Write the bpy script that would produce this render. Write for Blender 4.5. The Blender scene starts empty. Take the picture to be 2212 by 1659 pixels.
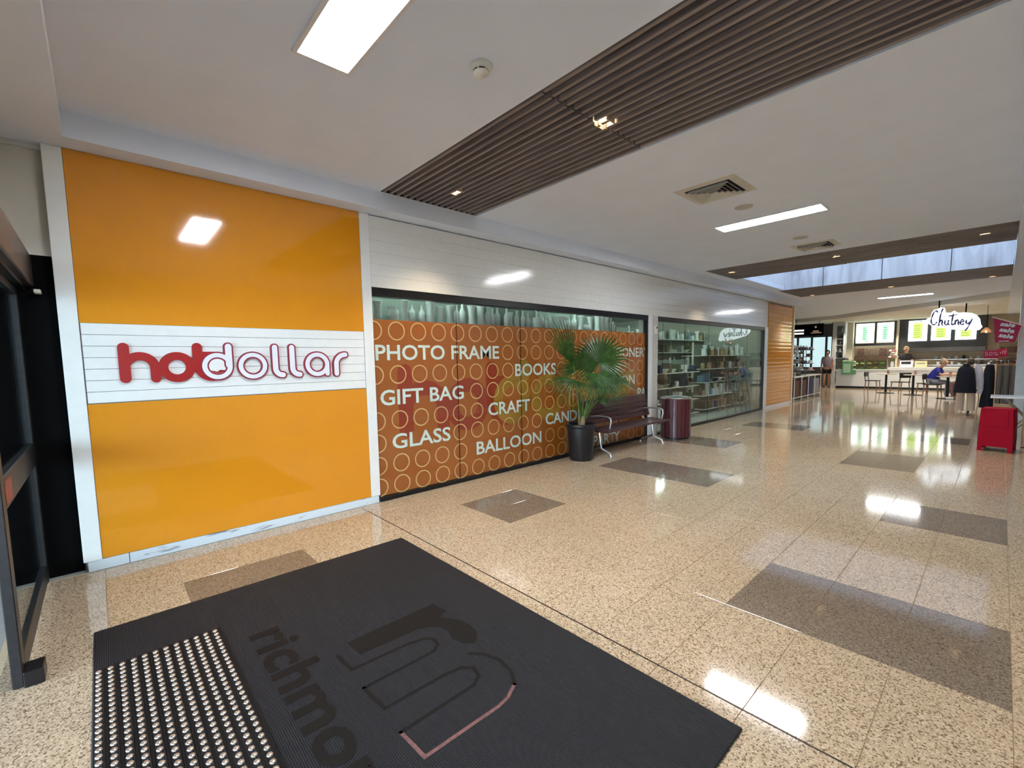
import bpy, bmesh, math, random
from mathutils import Vector, Matrix
random.seed(7)
SC = bpy.context.scene
COL = SC.collection
PI = math.pi

# ------------------------------------------------------------------ camera
YAW, PITCH, ROLL = .83718596, -.08771559, -.01869675
CAM = Vector((4.43, 0.0, 1.5))
FPX = 966.62
_f = Vector((-math.sin(YAW)*math.cos(PITCH), math.cos(YAW)*math.cos(PITCH), math.sin(PITCH)))
_r = Vector((math.cos(YAW), math.sin(YAW), 0))
_u = _r.cross(_f)
CR = math.cos(ROLL)*_r + math.sin(ROLL)*_u
CU = -math.sin(ROLL)*_r + math.cos(ROLL)*_u
CF = _f
cd = bpy.data.cameras.new('camera')
cd.sensor_fit = 'HORIZONTAL'; cd.sensor_width = 36.0
cd.lens = FPX/2212*36.0
cd.shift_x = 16.67/2212; cd.shift_y = 35.35/2212
cd.clip_start = .02; cd.clip_end = 200
cam = bpy.data.objects.new('camera', cd); COL.objects.link(cam)
cam.matrix_world = Matrix(((CR.x, CU.x, -CF.x, CAM.x), (CR.y, CU.y, -CF.y, CAM.y), (CR.z, CU.z, -CF.z, CAM.z), (0, 0, 0, 1)))
SC.camera = cam

# ------------------------------------------------------------------ world, light, exposure
SKY = 14.0
w = bpy.data.worlds.new('overcast_sky'); SC.world = w; w.use_nodes = True
bg = w.node_tree.nodes['Background']
bg.inputs[0].default_value = (.74, .87, 1.0, 1); bg.inputs[1].default_value = SKY
TROFFER = 76.0
DOWNLIGHT = 40.0
SHOPLIGHT = 150.0
SC.view_settings.view_transform = 'Standard'
SC.view_settings.look = 'None'
SC.view_settings.exposure = 0.0
SC.view_settings.gamma = 1.0
SC.view_settings.use_curve_mapping = False
def portal(loc, rot, sx, sy):
    l = bpy.data.lights.new('daylight_portal', 'AREA'); l.shape = 'RECTANGLE'; l.size = sx; l.size_y = sy
    l.cycles.is_portal = True
    o = bpy.data.objects.new('daylight_portal', l); COL.objects.link(o); o.location = loc; o.rotation_euler = rot
portal((2.7, -.5, 1.05), (-PI/2, 0, PI), 5.4, 2.1)
portal((2.5, 12.0, 4.55), (0, 0, 0), 4.0, 2.8)

# ------------------------------------------------------------------ materials
def lin(c):
    c = c/255.0
    return c/12.92 if c <= .04045 else ((c+.055)/1.055)**2.4
def L3(c): return (lin(c[0]), lin(c[1]), lin(c[2]), 1)
MATS = {}
def nodes(name):
    m = bpy.data.materials.new(name); m.use_nodes = True
    nt = m.node_tree; b = nt.nodes['Principled BSDF']
    return m, nt, b
def M(name, col=(200, 200, 200), rough=.5, metal=0, coat=0, emis=0, var=.06, scale=12, bump=0, spec=.5, stretch=None, trans=0):
    if name in MATS: return MATS[name]
    m, nt, b = nodes(name)
    N = nt.nodes.new; K = nt.links.new
    geo = N('ShaderNodeNewGeometry'); mp = N('ShaderNodeMapping'); nz = N('ShaderNodeTexNoise')
    K(geo.outputs['Position'], mp.inputs[0])
    if stretch: mp.inputs['Scale'].default_value = stretch
    K(mp.outputs[0], nz.inputs['Vector']); nz.inputs['Scale'].default_value = scale; nz.inputs['Detail'].default_value = 3
    mr = N('ShaderNodeMapRange'); K(nz.outputs['Fac'], mr.inputs[0])
    mr.inputs[1].default_value = .3; mr.inputs[2].default_value = .7
    mr.inputs[3].default_value = 1-var; mr.inputs[4].default_value = 1+var
    hs = N('ShaderNodeHueSaturation'); hs.inputs['Color'].default_value = L3(col); K(mr.outputs[0], hs.inputs['Value'])
    K(hs.outputs[0], b.inputs['Base Color'])
    b.inputs['Roughness'].default_value = rough; b.inputs['Metallic'].default_value = metal
    b.inputs['Coat Weight'].default_value = coat; b.inputs['Coat Roughness'].default_value = .05
    b.inputs['Specular IOR Level'].default_value = spec
    if trans: b.inputs['Transmission Weight'].default_value = trans
    if emis:
        b.inputs['Emission Color'].default_value = L3(col); b.inputs['Emission Strength'].default_value = emis
    if bump:
        bp = N('ShaderNodeBump'); bp.inputs['Strength'].default_value = bump; bp.inputs['Distance'].default_value = .003
        K(nz.outputs['Fac'], bp.inputs['Height']); K(bp.outputs[0], b.inputs['Normal'])
    MATS[name] = m
    return m
def ramp(nt, stops):
    r = nt.nodes.new('ShaderNodeValToRGB'); e = r.color_ramp.elements
    while len(e) < len(stops): e.new(.5)
    for i, (p, c) in enumerate(stops): e[i].position = p; e[i].color = c
    return r
def terrazzo(name, base, dark, light, rough=.075):
    m, nt, b = nodes(name); N = nt.nodes.new; K = nt.links.new
    geo = N('ShaderNodeNewGeometry')
    v1 = N('ShaderNodeTexVoronoi'); v1.inputs['Scale'].default_value = 165; K(geo.outputs['Position'], v1.inputs['Vector'])
    v1.inputs['Randomness'].default_value = 1
    sep = N('ShaderNodeSeparateColor'); K(v1.outputs['Color'], sep.inputs[0])
    r1 = ramp(nt, [(0, L3(dark)), (.17, L3(dark)), (.21, L3(base)), (.78, L3(base)), (.84, L3(light))]); K(sep.outputs[0], r1.inputs[0])
    n2 = N('ShaderNodeTexNoise'); n2.inputs['Scale'].default_value = 260; K(geo.outputs['Position'], n2.inputs['Vector'])
    r2 = ramp(nt, [(.35, (.72, .72, .72, 1)), (.6, (1.05, 1.05, 1.05, 1))]); K(n2.outputs['Fac'], r2.inputs[0])
    n3 = N('ShaderNodeTexNoise'); n3.inputs['Scale'].default_value = 1.3; K(geo.outputs['Position'], n3.inputs['Vector'])
    r3 = ramp(nt, [(.3, (.94, .94, .94, 1)), (.7, (1.04, 1.03, 1.02, 1))]); K(n3.outputs['Fac'], r3.inputs[0])
    x1 = N('ShaderNodeMix'); x1.data_type = 'RGBA'; x1.blend_type = 'MULTIPLY'; x1.inputs[0].default_value = 1
    K(r1.outputs[0], x1.inputs[6]); K(r2.outputs[0], x1.inputs[7])
    x2 = N('ShaderNodeMix'); x2.data_type = 'RGBA'; x2.blend_type = 'MULTIPLY'; x2.inputs[0].default_value = 1
    K(x1.outputs[2], x2.inputs[6]); K(r3.outputs[0], x2.inputs[7])
    K(x2.outputs[2], b.inputs['Base Color'])
    b.inputs['Roughness'].default_value = rough; b.inputs['Specular IOR Level'].default_value = .6
    MATS[name] = m
    return m
def glassmat(name, tint=(249, 253, 251), refl=1.0):
    m = bpy.data.materials.new(name); m.use_nodes = True; nt = m.node_tree; nt.nodes.clear()
    N = nt.nodes.new; K = nt.links.new
    out = N('ShaderNodeOutputMaterial'); mx = N('ShaderNodeMixShader'); tr = N('ShaderNodeBsdfTransparent'); gl = N('ShaderNodeBsdfGlossy'); fr = N('ShaderNodeFresnel')
    tr.inputs[0].default_value = L3(tint); gl.inputs['Roughness'].default_value = .0; nt.nodes.remove(fr)
    gl.inputs['Color'].default_value = (refl, refl, refl, 1)
    g = N('ShaderNodeNewGeometry'); dp = N('ShaderNodeVectorMath'); dp.operation = 'DOT_PRODUCT'; K(g.outputs['Normal'], dp.inputs[0]); K(g.outputs['Incoming'], dp.inputs[1])
    def mth(op, a_, b_=None):
        n = N('ShaderNodeMath'); n.operation = op
        for i, q in enumerate((a_, b_)):
            if q is None: continue
            if isinstance(q, (int, float)): n.inputs[i].default_value = q
            else: K(q, n.inputs[i])
        return n.outputs[0]
    sch = mth('ADD', mth('MULTIPLY', mth('POWER', mth('SUBTRACT', 1.0, mth('ABSOLUTE', dp.outputs['Value'])), 5.0), .96), .04)
    K(sch, mx.inputs[0]); K(tr.outputs[0], mx.inputs[1]); K(gl.outputs[0], mx.inputs[2]); K(mx.outputs[0], out.inputs[0])
    MATS[name] = m
    return m
def streakmat(name, base, dark, sc=(3, 3, .5), rough=.4, lo=.42, hi=.68, detail=6, coat=0, scale=2.2):
    m, nt, b = nodes(name); N = nt.nodes.new; K = nt.links.new
    geo = N('ShaderNodeNewGeometry'); mp = N('ShaderNodeMapping'); K(geo.outputs['Position'], mp.inputs[0]); mp.inputs['Scale'].default_value = sc
    nz = N('ShaderNodeTexNoise'); nz.inputs['Scale'].default_value = scale; nz.inputs['Detail'].default_value = detail; nz.inputs['Distortion'].default_value = .6
    K(mp.outputs[0], nz.inputs['Vector'])
    r = ramp(nt, [(lo, L3(base)), (hi, L3(dark))]); K(nz.outputs['Fac'], r.inputs[0]); K(r.outputs[0], b.inputs['Base Color'])
    b.inputs['Roughness'].default_value = rough; b.inputs['Coat Weight'].default_value = coat; b.inputs['Coat Roughness'].default_value = .06
    MATS[name] = m
    return m
def ribmat(name, col, rough=.6):
    m, nt, b = nodes(name); N = nt.nodes.new; K = nt.links.new
    geo = N('ShaderNodeNewGeometry'); wv = N('ShaderNodeTexWave'); wv.wave_type = 'BANDS'; wv.bands_direction = 'Y'
    wv.inputs['Scale'].default_value = 36; wv.inputs['Distortion'].default_value = .3; wv.inputs['Detail Scale'].default_value = 30
    K(geo.outputs['Position'], wv.inputs['Vector'])
    nz = N('ShaderNodeTexNoise'); nz.inputs['Scale'].default_value = 220; K(geo.outputs['Position'], nz.inputs['Vector'])
    ad = N('ShaderNodeMath'); ad.operation = 'MULTIPLY_ADD'; K(nz.outputs['Fac'], ad.inputs[0]); ad.inputs[1].default_value = .8; K(wv.outputs['Fac'], ad.inputs[2])
    bp = N('ShaderNodeBump'); bp.inputs['Strength'].default_value = .8; bp.inputs['Distance'].default_value = .004; K(ad.outputs[0], bp.inputs['Height']); K(bp.outputs[0], b.inputs['Normal'])
    r = ramp(nt, [(.2, L3([c*.62 for c in col])), (.9, L3([c*1.45 for c in col]))]); K(wv.outputs['Fac'], r.inputs[0]); K(r.outputs[0], b.inputs['Base Color'])
    b.inputs['Roughness'].default_value = rough; b.inputs['Specular IOR Level'].default_value = .25
    MATS[name] = m
    return m

# ------------------------------------------------------------------ mesh helpers
class MB:
    def __init__(s): s.v = []; s.f = []; s.mi = []
    def add(s, vs, fs, mi=0):
        n = len(s.v); s.v += [tuple(p) for p in vs]
        for f in fs: s.f.append([i+n for i in f]); s.mi.append(mi)
        return s
    def box(s, x0, x1, y0, y1, z0, z1, mi=0):
        return s.add([(x0, y0, z0), (x1, y0, z0), (x1, y1, z0), (x0, y1, z0), (x0, y0, z1), (x1, y0, z1), (x1, y1, z1), (x0, y1, z1)],
                     [(0, 3, 2, 1), (4, 5, 6, 7), (0, 1, 5, 4), (1, 2, 6, 5), (2, 3, 7, 6), (3, 0, 4, 7)], mi)
    def prism(s, pts, axis, a, b, mi=0):
        n = len(pts)
        def P(p, t): return {'x': (t, p[0], p[1]), 'y': (p[0], t, p[1]), 'z': (p[0], p[1], t)}[axis]
        return s.add([P(p, a) for p in pts]+[P(p, b) for p in pts],
                     [list(range(n))[::-1], [i+n for i in range(n)]]+[(i, (i+1) % n, (i+1) % n+n, i+n) for i in range(n)], mi)
    def cyl(s, p0, p1, r0, r1=None, n=12, mi=0, caps=True):
        r1 = r0 if r1 is None else r1
        p0 = Vector(p0); p1 = Vector(p1); d = (p1-p0).normalized()
        a = d.orthogonal().normalized(); b = d.cross(a)
        vs = []
        for p, r in ((p0, r0), (p1, r1)):
            for i in range(n):
                t = 2*PI*i/n; vs.append(p+a*(r*math.cos(t))+b*(r*math.sin(t)))
        fs = [(i, (i+1) % n, (i+1) % n+n, i+n) for i in range(n)]
        if caps: fs += [list(range(n))[::-1], [i+n for i in range(n)]]
        return s.add(vs, fs, mi)
    def tube(s, path, r, n=8, mi=0, closed=False):
        path = [Vector(p) for p in path]; m = len(path)
        rs = r if isinstance(r, (list, tuple)) else [r]*m
        vs = []; nrm = None
        for k, p in enumerate(path):
            if closed: d = path[(k+1) % m]-path[k-1]
            else: d = path[min(k+1, m-1)]-path[max(k-1, 0)]
            d.normalize()
            if nrm is None: nrm = d.orthogonal().normalized()
            nrm = (nrm-d*nrm.dot(d))
            nrm = nrm.normalized() if nrm.length > 1e-6 else d.orthogonal().normalized()
            b = d.cross(nrm)
            for i in range(n):
                t = 2*PI*i/n; vs.append(p+nrm*(rs[k]*math.cos(t))+b*(rs[k]*math.sin(t)))
        fs = []
        for k in range(m if closed else m-1):
            k2 = (k+1) % m
            for i in range(n): fs.append((k*n+i, k*n+(i+1) % n, k2*n+(i+1) % n, k2*n+i))
        if not closed: fs += [list(range(n))[::-1], [(m-1)*n+i for i in range(n)]]
        return s.add(vs, fs, mi)
    def lathe(s, prof, n=20, c=(0, 0, 0), mi=0):
        vs = []; fs = []
        for r, z in prof:
            for i in range(n):
                t = 2*PI*i/n; vs.append((c[0]+r*math.cos(t), c[1]+r*math.sin(t), c[2]+z))
        m = len(prof)
        for k in range(m-1):
            for i in range(n): fs.append((k*n+i, k*n+(i+1) % n, (k+1)*n+(i+1) % n, (k+1)*n+i))
        if prof[0][0] > 1e-4: fs.append(list(range(n))[::-1])
        if prof[-1][0] > 1e-4: fs.append([(m-1)*n+i for i in range(n)])
        return s.add(vs, fs, mi)
    def mesh(s, name, mats, smooth=False, bevel=0, seg=1):
        me = bpy.data.meshes.new(name)
        me.from_pydata(s.v, [], s.f)
        for p, i in zip(me.polygons, s.mi): p.material_index = i
        bm = bmesh.new(); bm.from_mesh(me)
        if bevel:
            bmesh.ops.remove_doubles(bm, verts=bm.verts, dist=1e-6)
            bmesh.ops.bevel(bm, geom=list(bm.edges), offset=bevel, segments=seg, affect='EDGES', profile=.5)
        bmesh.ops.recalc_face_normals(bm, faces=bm.faces)
        bm.to_mesh(me); bm.free()
        for m in (mats if isinstance(mats, (list, tuple)) else [mats]): me.materials.append(m)
        if smooth:
            me.polygons.foreach_set('use_smooth', [True]*len(me.polygons)); me.set_sharp_from_angle(angle=math.radians(38))
        return me
    def build(s, name, mats, parent=None, smooth=False, bevel=0, seg=1, world=True):
        if parent is not None and world:
            off = Vector(parent.location)
            if parent.parent is not None: off += Vector(parent.parent.location)
            s.v = [(p[0]-off.x, p[1]-off.y, p[2]-off.z) for p in s.v]
        me = s.mesh(name, mats, smooth, bevel, seg)
        return obj(name, me, parent)
def obj(name, me, parent=None, loc=None):
    o = bpy.data.objects.new(name, me); COL.objects.link(o)
    if parent is not None: o.parent = parent
    if loc is not None: o.location = loc
    return o
def tag(o, label, cat, group=None, kind=None):
    o['label'] = label; o['category'] = cat
    if group: o['group'] = group
    if kind: o['kind'] = kind
    return o
def struct(o, label, cat): return tag(o, label, cat, None, 'structure')
def thing(name, label, cat, loc=(0, 0, 0), rz=0, group=None, kind=None):
    o = bpy.data.objects.new(name, None); COL.objects.link(o); o.empty_display_size = .1
    o.location = loc; o.rotation_euler = (0, 0, rz)
    return tag(o, label, cat, group, kind)
def dup(root, loc, rz=0, label=None, group=None):
    r = root.copy(); COL.objects.link(r); r.location = loc; r.rotation_euler = (0, 0, rz)
    if label: r['label'] = label
    if group: r['group'] = group
    for ch in list(root.children):
        c = ch.copy(); COL.objects.link(c); c.parent = r
        for g in list(ch.children):
            d = g.copy(); COL.objects.link(d); d.parent = c
    return r
def textmesh(body, size, mat, offset=0, shear=0, align='LEFT', extrude=0, spacing=1.0):
    cu = bpy.data.curves.new('lettering', 'FONT'); cu.body = body; cu.size = size; cu.offset = offset; cu.shear = shear
    cu.align_x = align; cu.extrude = extrude; cu.resolution_u = 3; cu.space_character = spacing
    o = bpy.data.objects.new('lettering', cu); COL.objects.link(o)
    dg = bpy.context.evaluated_depsgraph_get(); dg.update()
    me = bpy.data.meshes.new_from_object(o.evaluated_get(dg))
    bpy.data.objects.remove(o); bpy.data.curves.remove(cu)
    me.materials.clear(); me.materials.append(mat); me.name = 'lettering'
    return me
def fitted(me, x0, x1, y0, y1):
    xs = [v.co.x for v in me.vertices]; ys = [v.co.y for v in me.vertices]
    sx = (x1-x0)/(max(xs)-min(xs)); sy = (y1-y0)/(max(ys)-min(ys)); mx = min(xs); my = min(ys)
    for v in me.vertices: v.co.x = x0+(v.co.x-mx)*sx; v.co.y = y0+(v.co.y-my)*sy
    return me
def remap(me, fn):
    for v in me.vertices: v.co = fn(v.co.x, v.co.y, v.co.z)
    return me
def loft(name, rings, mat, parent=None, smooth=True, world=True, cap=True):
    n = len(rings[0]); b = MB(); vs = [p for r in rings for p in r]; fs = []
    for k in range(len(rings)-1):
        for i in range(n): fs.append((k*n+i, k*n+(i+1) % n, (k+1)*n+(i+1) % n, (k+1)*n+i))
    if cap: fs += [list(range(n))[::-1], [(len(rings)-1)*n+i for i in range(n)]]
    b.add(vs, fs)
    return b.build(name, mat, parent, smooth, world=world)

# palette
white = M('white_laminate', (228, 232, 232), .28, var=.02)
plaster = M('ceiling_paint', (230, 239, 254), .9, var=.02, scale=3, bump=.05)
wallpaint = M('wall_paint', (200, 196, 186), .85, var=.03)
orange = M('orange_gloss', (216, 142, 26), .07, coat=.6, var=.02, scale=2)
orange2 = M('orange_board', (206, 138, 36), .12, coat=.5, var=.04, scale=5)
black = M('black_paint', (5, 5, 6), .85, var=.1, spec=.1)
blackframe = M('black_aluminium', (28, 28, 30), .35, metal=.4, var=.08)
doorframe = M('worn_black_door', (40, 41, 44), .4, metal=.3, var=.25, scale=25)
steel = M('brushed_steel', (196, 196, 196), .25, metal=1, var=.05)
slatwood = streakmat('slat_wood', (150, 136, 132), (114, 102, 98), (.7, 14, 14), .5)
tl = terrazzo('beige_terrazzo', (196, 177, 151), (128, 110, 91), (218, 203, 180))
td = terrazzo('grey_terrazzo', (132, 120, 107), (96, 86, 76), (150, 138, 124))
grout = M('grout', (190, 172, 142), .6)
glass = glassmat('window_glass')
# ------------------------------------------------------------------ floor
fl = MB().box(-6.6, 5.7, -.5, 28.2, -.1, -.0035).build('floor', grout)
struct(fl, 'polished beige terrazzo tile floor with grey tile patches', 'floor')
DARK = [(.68, 1.452, .33, 1.13), (.68, 1.452, 2.73, 3.53), (3.382, 4.54, 2.73, 3.53), (.68, 2.224, 5.13, 5.93), (3.768, 4.54, 5.13, 5.93),
        (.294, 1.452, 7.53, 8.33), (2.996, 3.768, 7.53, 8.73), (.68, 1.838, 10.33, 11.13), (3.382, 4.154, 10.33, 11.13)]
def px(p):
    d = Vector(p)-CAM; z = d.dot(CF)
    if z < .05: return None
    return (1089.33+d.dot(CR)/z*FPX, 864.85-d.dot(CU)/z*FPX)
tiles = []
xe = [.68+.386*k for k in range(-18, 11)]
xe = [x for x in xe if x < 4.5] + [4.54, 4.926, 5.312, 5.65]
ye = [2.73+.4*k for k in range(-8, 64)]
for i in range(len(xe)-1):
    for j in range(len(ye)-1):
        x0, x1, y0, y1 = xe[i], xe[i+1], ye[j], ye[j+1]
        if y0 < 16.2:
            if x1 < .05: continue
            x0 = max(x0, .002)
        cx, cy = (x0+x1)/2, (y0+y1)/2
        dk = any(a < cx < b and c < cy < d for a, b, c, d in DARK)
        q = [px((x, y, 0)) for x, y in ((x0, y0), (x1, y0), (x1, y1), (x0, y1))]
        area = 0
        if all(q):
            c = (sum(a[0] for a in q)/4, sum(a[1] for a in q)/4)
            if -60 < c[0] < 2270 and c[1] < 1720:
                area = abs(sum(q[k][0]*q[(k+1) % 4][1]-q[(k+1) % 4][0]*q[k][1] for k in range(4)))/2
        if 1.12 < x0 and x1 < 3.75 and -.1 < y0 and y1 < 1.8: area = 0
        tiles.append((area, x0, x1, y0, y1, dk))
tiles.sort(key=lambda t: -t[0])
TM = {}
def tile_mb(wx, wy, cx=0, cy=0, b=None, mi=0):
    b = b or MB(); g = .0012; c = .0012; h = .0035
    hx, hy = wx/2-g, wy/2-g
    vs = []
    for k, z in ((0, -h), (0, -c), (c, 0)):
        vs += [(cx-hx+k, cy-hy+k, z), (cx+hx-k, cy-hy+k, z), (cx+hx-k, cy+hy-k, z), (cx-hx+k, cy+hy-k, z)]
    fs = [(8, 9, 10, 11)]
    for r in (0, 4):
        for i in range(4): fs.append((r+i, r+(i+1) % 4, r+4+(i+1) % 4, r+4+i))
    return b.add(vs, fs, mi)
rest = MB()
for k, (a, x0, x1, y0, y1, dk) in enumerate(tiles):
    if k < 300:
        key = (round(x1-x0, 3), round(y1-y0, 3), dk)
        if key not in TM: TM[key] = tile_mb(x1-x0, y1-y0).mesh('tile', td if dk else tl)
        obj('tile', TM[key], fl, ((x0+x1)/2, (y0+y1)/2, 0))
    else: tile_mb(x1-x0, y1-y0, (x0+x1)/2, (y0+y1)/2, rest, 1 if dk else 0)
rt = rest.build('tiles_beyond', [tl, td], fl); rt['kind'] = 'stuff'
tr = MB().box(.05, 5.6, 1.926, 1.934, -.003, .0012).build('trim_1', M('bronze_joint', (52, 44, 38), .4, metal=.6))
struct(tr, 'dark metal expansion strip across the beige tiles beside the mat', 'trim')
gr = MB().box(-30, 40, -40, -.5, -.12, -.01).build('ground', M('outdoor_paving', (150, 150, 148), .8))
struct(gr, 'grey outdoor paving beyond the entrance doors', 'ground')

aw = MB().box(-8, 14, -5.5, -.57, 2.75, 2.95).build('sky_blocker', M('blocker_grey', (150, 146, 140), .8)); struct(aw, 'added unseen flat awning outside over the entrance doors', 'blocker')  # unseen slab added to keep the overhead sky off the entrance floor
xw = MB().box(-.6, -.32, -6, -.57, 0, 2.75).build('wall_outside', M('outside_dark_wall', (34, 34, 36), .7)); struct(xw, 'dark outside wall beside the entrance', 'wall')
# ------------------------------------------------------------------ ceiling
c = MB()
Z = 3.2; T = 3.3
for y0, y1 in ((-.07, 2.2), (3.42, 9.05), (15.4, 28.2)): c.box(.2, 4.5, y0, y1, Z, T)
c.box(.2, .55, 10.6, 13.4, Z, T); c.box(.2, .4, 9.05, 10.6, Z, T); c.box(.2, .4, 13.4, 15.4, Z, T)
c.box(-6.6, .2, 16.5, 28.2, Z, T)
c.box(-.5, .2, -.07, 16.5, 3.03, T)
c.box(-.5, 5.8, -.6, -.07, 3.03, T)
c.box(4.5, 5.8, -.07, 28.2, 3.03, T)
ce = c.build('ceiling', plaster); struct(ce, 'off-white plasterboard ceiling with a lower border over the shopfront', 'ceiling')
cs = MB().prism([(4.5, 19.1), (-.5, 23.9), (-6.6, 26.5), (-6.6, 28.2), (4.5, 28.2)], 'z', 3.05, 3.199).build('ceiling_soffit', M('soffit_paint', (214, 210, 200), .8, var=.02))
struct(cs, 'lower cream soffit over the cafe counter with a slanting edge', 'ceiling')
# skylight shaft
sk = thing('ceiling_skylight', 'raised skylight shaft with pale streaked panels', 'skylight', (2.5, 12, 3.2), kind='structure')
shaft = M('shaft_paint', (224, 228, 236), .7, var=.02)
MB().box(.53, .55, 10.6, 13.4, 3.3, 4.5).build('side_wall', shaft, sk)
MB().box(4.5, 4.52, 10.6, 13.4, 3.3, 4.5).build('side_wall', shaft, sk)
MB().box(.53, 4.52, 10.58, 10.6, 3.3, 4.5).build('near_wall', shaft, sk)
pm = streakmat('streaked_panel', (222, 226, 232), (172, 172, 180), (2.2, 2.2, .35), .35, .44, .72)
for x0, x1 in ((.55, 1.38), (1.38, 2.5), (2.5, 3.62), (3.62, 4.5)):
    MB().box(x0+.006, x1-.006, 13.4, 13.42, 3.2, 4.5).build('panel', pm, sk, bevel=.002)
MB().box(.5, 4.55, 10.55, 13.45, 4.5, 4.51).build('roof_glazing', glassmat('tinted_skylight', (168, 172, 178)), sk)
MB().box(.53, 4.52, 13.425, 13.45, 3.2, 4.5).build('backing', black, sk)
# slat strips
def slat_strip(label, x0, x1, xm, y0, y1, n, spots):
    t = thing('slat_ceiling', label, 'slatted ceiling', ((x0+x1)/2, (y0+y1)/2, 3.2), group='timber slat strips in the ceiling')
    p = (y1-y0)/n; wdt = .027
    MB().box(x0, x1, y0, y1, 3.3, 3.32).build('backing', M('slat_backing', (26, 23, 23), .9), t)
    MB().box(x0-.01, x0+.004, y0, y1, 3.205, 3.3).build('end_board', M('slat_backing'), t)
    L1 = MB().box(-(xm-x0)/2+.006, (xm-x0)/2-.006, -wdt/2, wdt/2, -.035, .035).mesh('slat', slatwood)
    L2 = MB().box(-(x1-xm)/2+.006, (x1-xm)/2-.006, -wdt/2, wdt/2, -.035, .035).mesh('slat', slatwood)
    for k in range(n):
        y = y0+p*(k+.5)
        for me, cx in ((L1, (x0+xm)/2), (L2, (xm+x1)/2)):
            obj('slat', me, t, (cx-t.location.x, y-t.location.y, 3.236-3.2 + (.004 if cx > xm else 0)))
    return t
slat_strip('slatted timber ceiling strip nearest the camera, ending at the shopfront', .2, 4.5, 2.38, 2.2, 3.42, 16, ())
slat_strip('slatted timber ceiling strip on the near side of the skylight', .4, 4.5, 2.4, 9.05, 10.6, 20, ())
slat_strip('slatted timber ceiling strip on the far side of the skylight', .4, 4.5, 2.4, 13.42, 15.4, 26, ())
slat_strip('short slatted timber ceiling strip near the white pillar far off', -.2, 2.2, 1.0, 20.0, 20.9, 12, ())
# recessed downlights in the slats
lampm = M('warm_lamp', (255, 226, 176), .5, emis=DOWNLIGHT, var=0)
def downlight(x, y, label, z=3.2, power=80, group='downlights in the timber slats'):
    t = thing('downlight', label, 'downlight', (x, y, z), group=group)
    MB().box(x-.06, x+.06, y-.05, y+.05, z+.05, z+.1).build('housing', black, t)
    MB().cyl((x, y, z+.028), (x, y, z+.049), .042, n=14).build('lamp', lampm, t)
    MB().box(x-.055, x-.05, y-.05, y+.05, z-.005, z+.05).build('baffle', M('baffle', (214, 190, 150), .4), t)
    MB().box(x+.05, x+.055, y-.05, y+.05, z-.005, z+.05).build('baffle', M('baffle'), t)
    l = bpy.data.lights.new('downlight_beam', 'SPOT'); l.energy = power; l.color = (1, .78, .52); l.spot_size = 1.7; l.spot_blend = .6; l.shadow_soft_size = .04
    o = bpy.data.objects.new('downlight_beam', l); COL.objects.link(o); o.location = (0, 0, -.012); o.parent = t
for x, y, s in ((2.41, 2.85, 'middle of the nearest slatted ceiling strip'), (.66, 2.81, 'shopfront end of the nearest slatted ceiling strip'), (4.2, 2.85, 'end over the viewer of the nearest slatted strip'),
             (.69, 9.64, 'slats before the skylight, shopfront end'), (2.42, 9.66, 'slats before the skylight, at the middle'), (4.18, 9.67, 'slats before the skylight, end away from the shopfront'),
             (.73, 15.23, 'slats past the skylight, shopfront end'), (2.45, 15.2, 'slats past the skylight, at the middle'), (4.2, 15.22, 'slats past the skylight, end away from the shopfront'),
             (.62, 20.5, 'short slat strip far down the mall')):
    downlight(x, y, 'warm recessed downlight in the '+s)
# fluorescent panels
diff = M('light_diffuser', (250, 252, 255), .5, emis=TROFFER, var=0)
def troffer(x0, x1, y0, y1, label):
    t = thing('ceiling_light', label, 'ceiling light', ((x0+x1)/2, (y0+y1)/2, 3.2), group='recessed fluorescent panels')
    MB().box(x0, x1, y0, y1, 3.196, 3.1995).build('diffuser', diff, t)
    b = MB(); g = .022
    for a in ((x0-g, x1+g, y0-g, y0), (x0-g, x1+g, y1, y1+g), (x0-g, x0, y0, y1), (x1, x1+g, y0, y1)): b.box(*a, 3.185, 3.1995)
    b.build('frame', M('light_frame', (225, 226, 228), .4), t)
troffer(1.79, 2.99, .92, 1.2, 'large white fluorescent panel at the top, nearest the camera')
troffer(1.82, 2.98, 6.14, 6.43, 'white fluorescent panel beyond the square air vent')
troffer(1.82, 3.03, 17.66, 17.95, 'thin white fluorescent panel far off past the skylight')
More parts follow.
